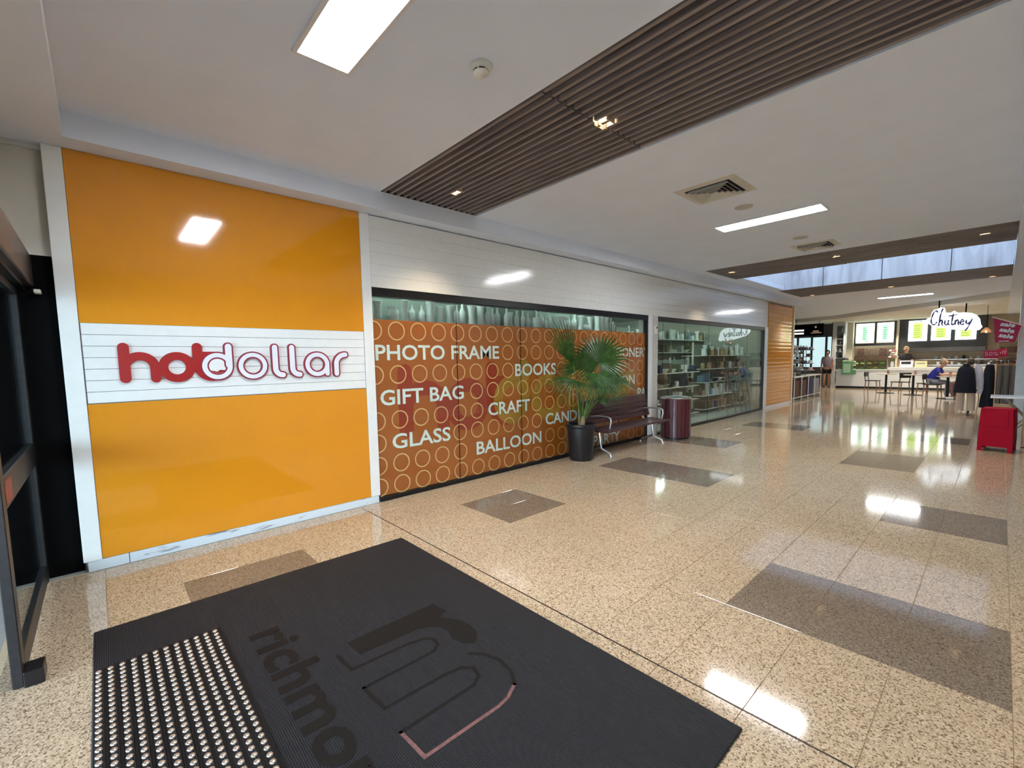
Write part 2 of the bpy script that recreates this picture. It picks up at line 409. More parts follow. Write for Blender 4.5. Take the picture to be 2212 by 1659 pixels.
# smoke detector
t = thing('smoke_detector', 'small round white smoke detector on the ceiling near the slats', 'smoke detector', (2.33, 1.76, 3.2))
wp = M('white_plastic', (226, 224, 214), .45, var=.03)
MB().lathe([(.06, -.002), (.06, -.016), (.052, -.024), (.046, -.03)], 24, (2.33, 1.76, 3.2)).build('base', wp, t, True)
MB().lathe([(.04, -.03), (.04, -.04)], 24, (2.33, 1.76, 3.2)).build('vent_ring', black, t, True)
MB().lathe([(.046, -.04), (.046, -.046), (.034, -.056), (0, -.058)], 24, (2.33, 1.76, 3.2)).build('cap', wp, t, True)
for k in range(6):
    a = 2*PI*k/6
    MB().box(2.33+.044*math.cos(a)-.004, 2.33+.044*math.cos(a)+.004, 1.76+.044*math.sin(a)-.004, 1.76+.044*math.sin(a)+.004, 3.158, 3.172).build('rib', wp, t)
def vent(cx, cy, s, label):
    t = thing('air_vent', label, 'air vent', (cx, cy, 3.2), group='square ceiling diffusers')
    h = s/2
    b = MB()
    def ring(r0, z0, r1, z1):
        vs = [(cx+sx*r0, cy+sy*r0, z0) for sx, sy in ((-1, -1), (1, -1), (1, 1), (-1, 1))]+[(cx+sx*r1, cy+sy*r1, z1) for sx, sy in ((-1, -1), (1, -1), (1, 1), (-1, 1))]
        return vs, [(i, (i+1) % 4, (i+1) % 4+4, i+4) for i in range(4)]
    def slab(r0, z0, r1, z1, tk, b):
        v1, f1 = ring(r0, z0, r1, z1); v2, f2 = ring(r0, z0+tk, r1, z1+tk); b.add(v1, f1); b.add(v2, f2)
        for r, z in ((r0, z0), (r1, z1)):
            v, f = ring(r, z, r, z+tk); b.add(v, f)
    fm = M('vent_frame', (206, 202, 190), .5)
    slab(h, 3.199, h*.74, 3.192, .004, b); b.build('frame', fm, t)
    MB().box(cx-h*.74, cx+h*.74, cy-h*.74, cy+h*.74, 3.1965, 3.1995).build('duct', M('duct_dark', (36, 40, 50), .8), t)
    for k in range(5):
        r = h*(.70-.14*k); b = MB(); slab(r, 3.166, r-h*.075, 3.194, .003, b); b.build('louver', fm, t)
vent(2.37, 4.82, .6, 'larger square louvred air vent between the slats and the fluorescent panel')
vent(2.4, 8.42, .56, 'square louvred air vent close before the skylight slats')
for x, y, s in ((2.37, 5.59, 'beside the larger air vent'), (2.39, 7.67, 'beside the farther air vent')):
    t = thing('ceiling_speaker', 'round grey speaker disc in the ceiling '+s, 'speaker', (x, y, 3.2), group='ceiling speaker discs')
    MB().lathe([(.095, 0), (.095, -.006), (.085, -.009)], 28, (x, y, 3.2)).build('rim', M('speaker_rim', (186, 182, 176), .5), t, True)
    MB().lathe([(.083, -.006), (.06, -.0075), (0, -.009)], 28, (x, y, 3.2)).build('grille', M('speaker_grille', (158, 152, 146), .7), t, True)

# ------------------------------------------------------------------ walls around
b = MB()
b.box(5.6, 5.75, -.5, 8.6, 0, 3.03); b.box(5.6, 5.75, 8.6, 28.2, 2.7, 3.03); b.box(8.6, 8.75, 8.4, 28.2, 0, 3.2); b.box(5.6, 8.75, 8.45, 8.6, 0, 3.2)
b.box(5.6, 8.75, 8.45, 28.2, 3.0, 3.2)
wr = b.build('wall_right', wallpaint); struct(wr, 'plain painted wall along the side opposite the orange shopfront', 'wall')
fr2 = MB().box(5.6, 8.7, 8.5, 28.2, -.1, 0).build('floor_shop', M('shop_carpet', (150, 136, 118), .7)); struct(fr2, 'beige floor of the clothing shop', 'floor')
wf = MB().box(-6.6, 8.7, 28.1, 28.3, 0, 3.3).build('wall_back', M('cafe_tile', (206, 188, 160), .5, var=.08, scale=9)); struct(wf, 'beige tiled end wall behind the cafe', 'wall')
b = MB()
for a in ((-.1, 1.42, 2.3, 3.03), (1.42, 5.75, 2.3, 3.03), (5.2, 5.75, 0, 2.3), (-.3, -.1, 0, 3.03)): b.box(a[0], a[1], -.56, -.42, a[2], a[3])
we = b.build('wall_entrance', wallpaint); struct(we, 'plaster wall over the entrance doors', 'wall')
# wall stub left of the orange panel: black below, plaster above
b = MB().box(-.3, -.08, -.56, -.185, 2.29, 3.03); wl = b.build('wall_left', wallpaint); struct(wl, 'plaster wall above the black panel at the entrance', 'wall')
MB().box(-.3, -.08, -.56, -.185, 0, 2.288).build('panel', black, wl)
# shop side enclosure
b = MB()
b.box(-6.6, -6.5, -.5, 28.2, 0, 3.3); b.box(-6.6, -.3, -.56, -.42, 0, 3.3); b.box(-6.5, -.05, 16.24, 16.36, 0, 3.2)
ws = b.build('wall_shop', M('shop_wall', (170, 174, 164), .8)); struct(ws, 'pale inner walls of the shop behind the windows', 'wall')
c2 = MB().box(-6.6, -.06, -.5, 16.3, 3.0, 3.1).build('ceiling_shop', M('shop_ceiling', (222, 226, 222), .8)); struct(c2, 'pale ceiling inside the shop', 'ceiling')
f2 = MB().box(-6.6, -.02, -.5, 16.3, -.1, .0).build('floor_shop_inside', M('shop_vinyl', (168, 168, 160), .35)); struct(f2, 'grey vinyl floor inside the shop', 'floor')

# ------------------------------------------------------------------ orange sign wall
b = MB(); b.box(-.2, -.04, -.17, 2.15, .0, 3.03); b.box(-.2, -.042, 7.64, 7.98, 0, 3.03); b.box(-.2, -.042, 13.8, 16.28, 0, 3.03); b.box(-.2, -.042, 2.15, 14, 2.3, 3.03)
wsf = b.build('wall_shopfront', M('stud_wall', (150, 150, 148), .8)); struct(wsf, 'shopfront wall carrying the orange and white panels', 'wall')
def trim(n, y0, y1, z0, z1, label, x1=.004, m=white, bev=.003):
    o = MB().box(-.04, x1, y0, y1, z0, z1).build('trim_%d' % n, m, bevel=bev); struct(o, label, 'trim'); return o
trim(2, -.185, -.082, .08, 3.029, 'white upright trim at the entrance edge of the orange panel')
trim(3, 2.062, 2.163, .08, 3.029, 'white upright trim between the orange panel and the printed window')
marble = streakmat('scuffed_white_plinth', (206, 220, 230), (96, 100, 112), (1, 2.2, 9), .3, .6, .74, 8)
bl = MB().box(-.04, -.004, -.162, .07, 0, .079).box(-.04, -.004, .074, 2.15, 0, .079).build('baseboard_left', marble, bevel=.002); struct(bl, 'scuffed white plinth under the orange panel', 'baseboard')
sp = thing('sign_panel', 'large glossy orange wall panel with a white boarded band', 'sign panel', (0, .99, 0))
MB().box(-.04, -.004, -.08, 2.06, 1.83, 3.029).build('upper_panel', orange, sp, bevel=.0015)
MB().box(-.04, -.004, -.08, 2.06, .082, 1.24).build('lower_panel', orange, sp, bevel=.0015)
bm_ = MB().box(-.018, .018, -1.066, 1.066, -.0405, .0405).mesh('board', white, bevel=.0025)
for k in range(7): obj('board', bm_, sp, (-.019, 0, 1.2455+.0835*(k+.5)))
MB().box(-.04, -.012, -.08, 2.06, 1.24, 1.832).build('board_backing', M('joint_grey', (120, 124, 126), .7), sp)
# lettering strokes on the X=0 plane -> (y, z)
def strip2d(pts, r, n=10):
    # outline of a polyline of half width r with round ends: left side, end cap, right side, start cap
    m = len(pts); L_, R_ = [], []
    for k in range(m):
        d0 = Vector(pts[k])-Vector(pts[k-1]) if k > 0 else None; d1 = Vector(pts[k+1])-Vector(pts[k]) if k < m-1 else None
        d0 = d0.normalized() if d0 else d1.normalized(); d1 = d1.normalized() if d1 else d0
        nn = Vector((-(d0.y+d1.y), d0.x+d1.x)).normalized(); c_ = max(.35, nn.dot(Vector((-d0.y, d0.x))))
        L_.append(Vector(pts[k])+nn*(r/c_)); R_.append(Vector(pts[k])-nn*(r/c_))
    def cap(p, d):
        th = math.atan2(d.y, d.x); return [Vector((p[0]+r*math.cos(th+PI/2-PI*q/n), p[1]+r*math.sin(th+PI/2-PI*q/n))) for q in range(1, n)]
    return L_, R_, cap(pts[-1], Vector(pts[-1])-Vector(pts[-2])), cap(pts[0], Vector(pts[0])-Vector(pts[1]))
def stroke_axis(b, pts, r, axis, x0, x1, mi=0):
    L_, R_, c1, c0 = strip2d(pts, r); m = len(pts)
    allp = L_+R_+c1+c0; N_ = len(allp)
    P = (lambda p, t: (t, p[0], p[1])) if axis == 'x' else (lambda p, t: (p[0], p[1], t))
    vs = [P(p, x0) for p in allp]+[P(p, x1) for p in allp]
    fl_ = [(k, k+1, m+k+1, m+k) for k in range(m-1)]
    e1 = [m-1]+[2*m+i for i in range(len(c1))]+[2*m-1]; e0 = [m]+[2*m+len(c1)+i for i in range(len(c0))]+[0]
    fl_ += [e1, e0]
    rim = list(range(m))+[2*m+i for i in range(len(c1))]+list(range(2*m-1, m-1, -1))+[2*m+len(c1)+i for i in range(len(c0))]
    fs = [list(f) for f in fl_]+[[i+N_ for i in f][::-1] for f in fl_]
    fs += [(rim[i], rim[(i+1) % len(rim)], rim[(i+1) % len(rim)]+N_, rim[i]+N_) for i in range(len(rim))]
    return b.add(vs, fs, mi)
STEP = [0]
def stroke(b, pts, r, x0, x1, mi=0):
    STEP[0] += 1
    return stroke_axis(b, pts, r, 'x', x0, x1+.0002*(1+STEP[0] % 3), mi)
def ringp(b, c, r0, r1, x0, x1, n=48, mi=0):
    vs = []; fs = []
    for x in (x0, x1):
        for r in (r0, r1):
            for k in range(n):
                t = 2*PI*k/n; vs.append((x, c[0]+r*math.cos(t), c[1]+r*math.sin(t)))
    for k in range(n):
        k2 = (k+1) % n
        fs += [(2*n+k, 2*n+k2, 3*n+k2, 3*n+k), (k, n+k, n+k2, k2), (n+k, 3*n+k, 3*n+k2, n+k2), (k, k2, 2*n+k2, 2*n+k)]
    return b.add(vs, fs, mi)
def arc(c, r, a0, a1, n=14): return [(c[0]+r*math.cos(math.radians(a0+(a1-a0)*k/n)), c[1]+r*math.sin(math.radians(a0+(a1-a0)*k/n))) for k in range(n+1)]
def disc(b, c, r, x0, x1, mi=0, n=40): x1 += .0005; return b.prism([(c[0]+r*math.cos(2*PI*k/n), c[1]+r*math.sin(2*PI*k/n)) for k in range(n)], 'x', x0, x1, mi)
LH = dict(
    h=lambda b, x0, x1, d=0, mi=0: stroke(stroke(b, [(.146, 1.655), (.146, 1.421)], .034-d, x0, x1, mi), arc((.2365, 1.497), .0915, 172, 0)+[(.328, 1.415)], .0315-d, x0, x1, mi),
    o=lambda b, x0, x1, d=0, mi=0: ringp(b, (.4665, 1.5), .0575+d, .12-d, x0, x1, mi=mi),
    t=lambda b, x0, x1, d=0, mi=0: disc(stroke(stroke(b, [(.607, 1.66), (.607, 1.5)], .034-d, x0, x1, mi), [(.62, 1.607), (.74, 1.607)], .0155-d, x0, x1, mi), (.702, 1.499), .12-d, x0, x1, mi))
LD = dict(
    d=lambda b, x0, x1, d=0, mi=0: stroke(ringp(b, (.742, 1.502), .062+d, .121-d, x0, x1, mi=mi), [(.827, 1.665), (.827, 1.51)], .036-d, x0, x1, mi),
    o=lambda b, x0, x1, d=0, mi=0: ringp(b, (1.008, 1.5), .066+d, .124-d, x0, x1, mi=mi),
    l=lambda b, x0, x1, d=0, mi=0: stroke(b, [(1.19, 1.662)]+arc((1.25, 1.472), .06, 180, 270), .034-d, x0, x1, mi),
    l2=lambda b, x0, x1, d=0, mi=0: stroke(b, [(1.336, 1.662)]+arc((1.396, 1.472), .06, 180, 270), .034-d, x0, x1, mi),
    a=lambda b, x0, x1, d=0, mi=0: stroke(ringp(b, (1.562, 1.502), .061+d, .124-d, x0, x1, mi=mi), [(1.655, 1.52), (1.655, 1.41)], .0315-d, x0, x1, mi),
    r=lambda b, x0, x1, d=0, mi=0: stroke(b, [(1.746, 1.408)]+arc((1.838, 1.5), .093, 180, 90), .034-d, x0, x1, mi))
red = M('sign_red', (158, 14, 16), .4, var=.03)
dkred = M('sign_outline_red', (136, 30, 52), .4, var=.03)
sgw = M('sign_white', (224, 228, 238), .35, var=.01)
ss = thing('shop_sign', 'red and outlined raised lettering reading hotdollar on the white band', 'sign', (0, 1, 1.5))
for k, fn in LH.items():
    b = MB(); fn(b, 0, .022); o = b.build('letter', red, ss); o['label'] = 'solid red letter'
for k, fn in LD.items():
    b = MB(); fn(b, 0, .026); o = b.build('letter', dkred, ss); o['label'] = 'white letter with dark red outline'
    b = MB(); fn(b, .0262, .0275, .0115); b.build('letter_face', sgw, o)
b = MB(); disc(b, (.742, 1.502), .0615, .0222, .0235); b.build('counter_fill', white, ss)
b = MB(); b.prism(arc((.742, 1.502), .06, 215, 325, 12)+arc((.765, 1.44), .03, 20, 150, 6), 'x', .0236, .025); b.build('flame_mark', red, ss)

# ------------------------------------------------------------------ windows
def window(n, y0, y1, k, label):
    t = thing('window_%d' % n, label, 'window', (0, (y0+y1)/2, 0), kind='structure')
    b = MB().box(-.09, -.004, y0, y1, 2.21, 2.29); b.build('head_frame', blackframe, t, bevel=.003)
    MB().box(-.09, -.004, y0, y1, 0, .045).build('sill_frame', blackframe, t, bevel=.003)
    MB().box(-.09, -.004, y1-.045, y1, .045, 2.21).build('side_frame', blackframe, t, bevel=.003)
    MB().box(-.09, -.03, y0, y0+.015, .045, 2.21).build('side_frame', blackframe, t)
    w_ = (y1-y0-.06)/k
    for i in range(k):
        a = y0+.015+i*w_
        MB().box(-.038, -.03, a+.002, a+w_-.002, .045, 2.21).build('pane', glass, t)
    for i in range(1, k):
        a = y0+.015+i*w_
        MB().box(-.036, -.031, a-.002, a+.002, .045, 2.21).build('joint', black, t)
    return t
window(1, 2.163, 7.64, 5, 'frameless shop window carrying the orange printed film')
window(2, 7.99, 13.78, 5, 'clear shop window with crowded shelves behind it')
trim(4, 7.64, 7.76, 0, 2.3, 'narrow bright white strip at the end of the printed window', .012)
trim(5, 7.765, 7.985, 0, 2.3, 'pale grey pillar panel between the two windows', 0, M('pillar_grey', (198, 196, 192), .35))
trim(6, 13.785, 14.01, 0, 2.3, 'white upright trim between the clear window and the ribbed orange panel', .004)
trim(7, 16.2, 16.3, 0, 3.029, 'cream upright trim at the far end of the ribbed orange panel', .03, M('cream_trim', (222, 208, 178), .4))
fa = thing('fascia', 'white boarded fascia above both shop windows', 'fascia', (0, 8, 2.3))
fme = MB().prism([(-.04, -.06), (-.002, -.06), (.0, -.058), (-.0004, .0585), (-.002, .06), (-.04, .06)], 'y', -5.9, 5.9).mesh('board', M('fascia_white', (222, 224, 222), .12, var=.02))
for k in range(6): obj('board', fme, fa, (0, .065, 2.35+.1205*k-2.3+.005))
rp = thing('ribbed_panel', 'glossy orange panel of horizontal ribs near the far end of the shopfront', 'wall panel', (0, 15.1, 0))
rme = MB().prism([(-.04, -.0597), (-.001, -.0597), (.0005, -.058), (.002, -.03), (.0026, 0), (.002, .03), (.0005, .058), (-.001, .0597), (-.04, .0597)], 'y', -1.085, 1.085).mesh('rib', orange2, True)
for k in range(24): obj('rib', rme, rp, (0, 0, .14+.1205*k))
MB().box(-.04, 0, 14.015, 16.195, 0, .078).build('plinth', white, rp, bevel=.002)
al = thing('alarm_sensor', 'small white sensor box on the pillar between the windows', 'sensor', (0, 7.89, 1.95))
MB().box(0, .03, 7.86, 7.92, 1.95, 2.11).build('body', wp, al, bevel=.005)
MB().box(.03, .033, 7.87, 7.91, 2.06, 2.09).build('lens', M('sensor_lens', (70, 66, 62), .2), al)

# printed window film
vinyl = M('vinyl_orange', (176, 92, 26), .45, var=.05, scale=1.6)
vred = M('vinyl_red', (160, 48, 18), .45, var=.05, scale=1.6)
vyel = M('vinyl_yellow', (170, 122, 34), .45, var=.05, scale=1.6)
vring = M('vinyl_ring', (236, 190, 134), .45, var=.03)
vwhite = M('vinyl_white', (232, 240, 240), .45, var=.03)
vf = thing('window_decal', 'orange window film printed with circles and product words', 'window decal', (-.05, 4.9, 0))
w_ = (7.64-2.163-.06)/5
for i in range(5):
    a = 2.178+i*w_; MB().box(-.046, -.0445, a+.003, a+w_-.003, .05, 1.968).build('film', vinyl, vf)
def big(b, s=2.75):
    b.v = [(x, 2.54+(y-.146)*s, .965+(z-1.5)*s) for x, y, z in b.v]; return b
b = MB()
for fn in LH.values(): fn(b, -.0444, -.0436)
o = big(b).build('ghost_letters', vred, vf); o['label'] = 'large faint red letters printed across the film'
b = MB()
for fn in LD.values(): fn(b, -.0443, -.0424)
o = big(b).build('ghost_letters', vyel, vf); o['label'] = 'large faint yellow letters printed across the film'
b = MB(); disc(b, (.742, 1.502), .0615, -.0436, -.0429); big(b).build('ghost_fill', vinyl, vf)
WORDS = [('PHOTO FRAME', 2.195, 3.952, 1.615), ('STATIONERY', 6.14, 7.72, 1.615), ('BOOKS', 4.24, 5.085, 1.373), ('GIFT BAG', 2.23, 3.352, 1.125), ('FASHION', 6.1, 7.245, 1.125),
         ('CRAFT', 3.745, 4.52, .872), ('PARTY', 7.345, 8.1, .872), ('GLASS', 2.352, 3.135, .63), ('CANDLE', 4.845, 5.84, .63), ('BALLOON', 3.535, 4.75, .385), ('PARTY', 6.0, 6.775, .145)]
rb = MB(); XP = -.0408
for r, z in enumerate((1.85, 1.615, 1.373, 1.125, .872, .63, .385, .145)):
    for k in range(20):
        y = 2.18+.2755*k
        if any(abs(z-wz) < .02 and wy0-.1 < y < wy1+.1 for _, wy0, wy1, wz in WORDS): continue
        if y > 7.52: continue
        n = 30; y = max(y, 2.18)
        lo = [0]*0
        vs = []; fs = []
        for rr in (.0895, .1035):
            for i in range(n): t_ = 2*PI*i/n; vs.append((XP, max(2.176, y+rr*math.cos(t_)), z+rr*math.sin(t_)))
        for i in range(n): fs.append((i, (i+1) % n, n+(i+1) % n, n+i))
        rb.add(vs, fs)
o = rb.build('circle_print', vring, vf); o['kind'] = 'stuff'
for wd, y0, y1, z in WORDS:
    me = fitted(textmesh(wd, .2, vwhite, offset=.0035), y0, y1, z-.086, z+.086)
    if y1 > 7.6:   # the film ends at the frame
        bm = bmesh.new(); bm.from_mesh(me)
        bmesh.ops.bisect_plane(bm, geom=list(bm.verts)+list(bm.edges)+list(bm.faces), plane_co=(7.585, 0, 0), plane_no=(1, 0, 0), clear_outer=True)
        bm.to_mesh(me); bm.free()
    remap(me, lambda x, y, zz: Vector((XP+.0006-vf.location.x, x-vf.location.y, y)))
    o = obj('word', me, vf); o['label'] = 'white printed word '+wd.lower()

# ------------------------------------------------------------------ entrance door leaf and operator
dl = thing('door_1', 'black framed glass sliding door leaf parked at the entrance', 'door', (.67, -.39, 0), kind='structure')
Y0, Y1 = -.41, -.37
MB().box(1.31, 1.4, Y0, Y1, .0, 2.1).build('stile', doorframe, dl, bevel=.004)
MB().box(-.06, .01, Y0, Y1, .0, 2.1).build('stile', doorframe, dl, bevel=.004)
MB().box(.01, 1.31, Y0, Y1, .02, .13).build('bottom_rail', doorframe, dl, bevel=.004)
MB().box(.01, 1.31, Y0, Y1, .84, 1.0).build('mid_rail', doorframe, dl, bevel=.004)
MB().box(.01, 1.31, Y0, Y1, 2.0, 2.1).build('top_rail', doorframe, dl, bevel=.004)
dgl = glassmat('door_glass', (226, 236, 238))
MB().box(.01, 1.31, -.393, -.387, .13, .84).build('pane', dgl, dl)
MB().box(.01, 1.31, -.393, -.387, 1.0, 2.0).build('pane', dgl, dl)
MB().box(1.1, 1.3, Y1, Y1+.0015, .86, .97).build('sticker', M('red_sticker', (150, 70, 70), .5, var=.3, scale=40), dl)
MB().box(1.3, 1.42, -.37, -.3, 0, .075).build('floor_guide', blackframe, dl, bevel=.004)
op = thing('door_operator', 'dark brown door operator box above the black glass door', 'door operator', (.7, -.35, 2.06))
MB().box(-.075, 5.2, -.418, -.29, 2.07, 2.285).build('housing', M('operator_brown', (74, 62, 56), .35, metal=.3, var=.1), op, bevel=.012, seg=2)
MB().box(-.078, 5.2, -.42, -.33, 2.045, 2.069).build('track', blackframe, op)
se = thing('door_sensor', 'small pale grey bracket at the end of the door operator', 'sensor', (-.02, -.27, 2.03))
MB().box(-.065, .02, -.29, -.255, 2.02, 2.045).build('body', wp, se, bevel=.004)
MB().tube([(-.02, -.3, 2.03), (.05, -.31, 2.0), (.12, -.33, 2.03)], .004).build('cable', black, se)
dr = thing('door_2', 'black framed glass door leaf behind the viewpoint', 'door', (4.6, -.39, 0), kind='structure')
for a in ((4.0, 4.09, 0, 2.1), (5.1, 5.19, 0, 2.1), (4.09, 5.1, .02, .13), (4.09, 5.1, .84, 1.0), (4.09, 5.1, 2.0, 2.1)): MB().box(a[0], a[1], Y0, Y1, a[2], a[3]).build('rail', doorframe, dr)
MB().box(4.09, 5.1, -.393, -.387, .13, 2.0).build('pane', dgl, dr)

# ------------------------------------------------------------------ entrance mat
mt = thing('floor_mat', 'large black ribbed rubber entrance mat with metal studs and worn lettering', 'mat', (2.4, .85, 0))
rub = ribmat('ribbed_rubber', (30, 31, 36))
smoothr = M('smooth_rubber', (17, 15, 15), .65, var=.15, spec=.2)
MB().box(1.06, 3.81, -.13, 1.82, .0005, .011).build('body', rub, mt, bevel=.004)
def ribbon(pts, wd, z0=.0105, z1=.0122): return stroke_axis(MB(), pts, wd, 'z', z0, z1)
arm = [(2.16, .88), (2.15, 1.43), (2.27, 1.44), (2.3, 1.375), (2.4, 1.44), (2.49, 1.457), (2.56, 1.445), (2.61, 1.41), (2.63, 1.37), (2.59, 1.33), (2.52, 1.31), (2.45, 1.335), (2.39, 1.325), (2.345, 1.28), (2.315, 1.22), (2.3, .89)]
o = MB().prism(arm, 'z', .0105, .0125).build('logo_stroke', smoothr, mt); o['label'] = 'solid dark stroke of the worn emblem'
ribbon([(2.23, .8), (2.38, .81), (2.395, 1.12), (2.42, 1.21), (2.46, 1.235), (2.51, 1.225), (2.54, 1.18), (2.54, .8)], .009).build('logo_outline', smoothr, mt)
ribbon([(2.54, .8), (2.72, .81), (2.725, 1.12), (2.74, 1.21), (2.78, 1.25), (2.84, 1.235), (2.875, 1.18), (2.88, .8)], .009).build('logo_outline', smoothr, mt)
ribbon([(2.68, 1.3), (2.74, 1.355), (2.82, 1.38), (2.92, 1.37), (3.0, 1.32)], .009).build('logo_outline', smoothr, mt)
o = ribbon([(3.0, 1.32), (3.04, 1.24), (3.05, 1.18), (3.045, .81), (2.88, .8)], .008).build('logo_outline', M('worn_pink_rubber', (110, 74, 74), .6, var=.3, scale=60), mt); o['label'] = 'worn pinkish outline'
me = fitted(textmesh('richmond', .3, smoothr, offset=.007, extrude=.0008), 1.73, 3.26, .5, .72)
remap(me, lambda x, y, z: Vector((x-mt.location.x, y-mt.location.y, .0118+z)))
obj('lettering', me, mt)
sm = MB().lathe([(.0125, 0), (.0125, .003), (.0105, .006), (.006, .008), (0, .0086)], 8).mesh('stud', M('stud_metal', (214, 200, 186), .3, metal=.75, var=.1, scale=60), True)
stb = MB()
for j in range(31):
    for i in range(12):
        x, y = 1.535+.0405*j, -.108+.0443*i
        if j < 25: obj('stud', sm, mt, (x-mt.location.x, y-mt.location.y, .011))
        else: stb.lathe([(.0125, 0), (.0125, .003), (.0105, .006), (.006, .008), (0, .0086)], 8, (x, y, .011))
o = stb.build('studs_beyond', MATS['stud_metal'], mt, True); o['kind'] = 'stuff'
gb = MB().box(-.62, .62, -.0045, .0045, -.002, .0025).mesh('bar', smoothr)
for i in range(12): obj('bar', gb, mt, (1.52+.61-mt.location.x, -.108+.0443*i+.0222-mt.location.y, .0115))
# ------------------------------------------------------------------ bench
bench = thing('bench', 'dark brown slatted wooden bench with silver armrests under the window', 'bench', (.3, 6.5, 0))
bw = streakmat('dark_bench_wood', (74, 44, 44), (42, 24, 26), (12, .8, 12), .32, coat=.3)
alu = M('cast_aluminium', (190, 190, 192), .3, metal=.9, var=.05)
for k in range(5):
    x = .17+.085*k; z = .43-.012*math.sin(k/4*PI)
    MB().box(x, x+.066, 5.56, 7.46, z-.03, z).build('seat_slat', bw, bench, bevel=.006, seg=2)
for k in range(5):
    z = .48+.078*k; x = .135-.018*k
    MB().prism([(x, z), (x+.03, z-.005), (x+.014, z+.062), (x-.016, z+.067)], 'y', 5.56, 7.42).build('back_slat', bw, bench, bevel=.005, seg=2)
for y in (5.7, 7.26):
    fr_ = MB(); fr_.tube([(.52, y, .012), (.5, y, .06), (.34, y, .12), (.3, y, .38), (.18, y, .40)], .018)
    fr_.tube([(.08, y, .012), (.12, y, .06), (.32, y, .13)], .018); fr_.tube([(.18, y, .40), (.13, y, .44), (.045, y, .86)], .016)
    fr_.lathe([(.028, 0), (.028, .012), (.015, .02)], 10, (.52, y, 0)); fr_.lathe([(.028, 0), (.028, .012), (.015, .02)], 10, (.08, y, 0))
    fr_.build('leg_frame', alu, bench, True)
    MB().tube([(.1, y, .60), (.3, y, .625), (.46, y, .62), (.51, y, .595), (.515, y, .55), (.49, y, .44)], .014, 10).build('armrest', alu, bench, True)
fr_ = MB(); fr_.tube([(.18, 6.48, .40), (.13, 6.48, .44), (.045, 6.48, .86)], .014); fr_.build('back_brace', blackframe, bench, True)

# ------------------------------------------------------------------ bin
bn = thing('litter_bin', 'round dark red slatted litter bin with a steel rim beside the bench', 'bin', (.36, 8.02, 0))
bcol = streakmat('bin_slat_red', (84, 34, 42), (52, 20, 28), (14, 14, .8), .35, coat=.3)
n = 22; R0 = .27
sm_ = MB().prism([(R0-.02, -.034), (R0-.003, -.034), (R0, 0), (R0-.003, .034), (R0-.02, .034)], 'z', .03, .74).mesh('slat', bcol)
for k in range(n):
    o = obj('slat', sm_, bn); o.rotation_euler = (0, 0, 2*PI*k/n)
MB().cyl((.36, 8.02, .0), (.36, 8.02, .76), .245, n=28).build('liner', black, bn, True)
MB().lathe([(.2, .74), (.275, .74), (.28, .752), (.275, .768), (.2, .775), (.17, .76)], 32, (.36, 8.02, 0)).build('rim', steel, bn, True)
MB().lathe([(.25, .0), (.25, .03)], 24, (.36, 8.02, 0)).build('base', blackframe, bn, True)

# ------------------------------------------------------------------ palm
pot = thing('plant_pot', 'tapered black plastic pot holding the palm', 'pot', (.25, 5.31, 0))
MB().lathe([(.0, .0), (.165, .0), (.175, .02), (.205, .49), (.215, .5), (.22, .53), (.212, .545), (.19, .545), (.185, .5), (.0, .49)], 36, (.25, 5.31, 0)).build('shell', M('black_pot', (26, 26, 30), .38, var=.1), pot, True)
MB().lathe([(.184, .49), (.1, .515), (0, .52)], 20, (.25, 5.31, 0)).build('soil', M('soil', (40, 32, 26), .95, var=.4, scale=60), pot, True)
palm = thing('palm', 'green fan palm with drooping split leaves in the black pot', 'palm', (.25, 5.31, .5))
leafm = streakmat('palm_leaf', (52, 92, 30), (22, 48, 16), (6, 6, 6), .4)
stemm = M('palm_stem', (96, 120, 62), .5, var=.2, scale=20)
bark = M('palm_base_fibre', (150, 130, 100), .8, var=.3, scale=40)
B0 = Vector((.25, 5.31, .5))
def fan(tip, nrm, axis, R, spread, nseg, droop, fuse=.45, curl=0):
    # tip: hub where the blade starts, axis: direction of the middle finger, nrm: blade normal
    tip = Vector(tip); ax = Vector(axis).normalized(); nn = Vector(nrm); nn = (nn-ax*nn.dot(ax)).normalized(); sd = nn.cross(ax)
    b = MB(); half = math.radians(spread)/2
    for k in range(nseg):
        a = -half+2*half*(k+.5)/nseg; da = half/nseg*.98
        d = ax*math.cos(a)+sd*math.sin(a); rr = R*(1-.28*abs(a/half)**2)*random.uniform(.92, 1.04)
        prof = (0, fuse*.5, fuse, .66, .84, 1.0)
        vs = []
        for q, s_ in enumerate(prof):
            r_ = rr*s_
            wd = r_*math.tan(da) if s_ <= fuse else rr*fuse*math.tan(da)*(1-(s_-fuse)/(1-fuse))**.8
            wd = max(wd, .0012)
            dr = Vector((0, 0, -1))*(droop*rr*max(0, s_-fuse*.8)**2)*random.uniform(.8, 1.15)
            c_ = tip+d*r_+dr+nn*(curl*r_*abs(math.sin(a)))
            side = (nn.cross(d)).normalized()
            fold = nn*(wd*.55)
            vs += [c_-side*wd, c_+fold, c_+side*wd]
        fs = []
        for q in range(len(prof)-1):
            for j in range(2): fs.append((3*q+j, 3*q+j+1, 3*q+4+j, 3*q+3+j))
        b.add(vs, fs)
    return b
def leaf(tip, nrm, axis, R, spread=230, nseg=30, droop=.5, fuse=.45, bend=.12, curl=0):
    T_ = Vector(tip); mid = (B0+T_)/2+Vector((0, 0, bend))
    pts = [B0*(1-t)**2+mid*2*t*(1-t)+T_*t*t for t in [i/8 for i in range(9)]]
    st = MB().tube(pts, [.016-.010*i/8 for i in range(9)], 6).build('petiole', stemm, palm, True)
    o = fan(tip, nrm, axis, R, spread, nseg, droop, fuse, curl).build('leaf', leafm, palm, False)
    return o
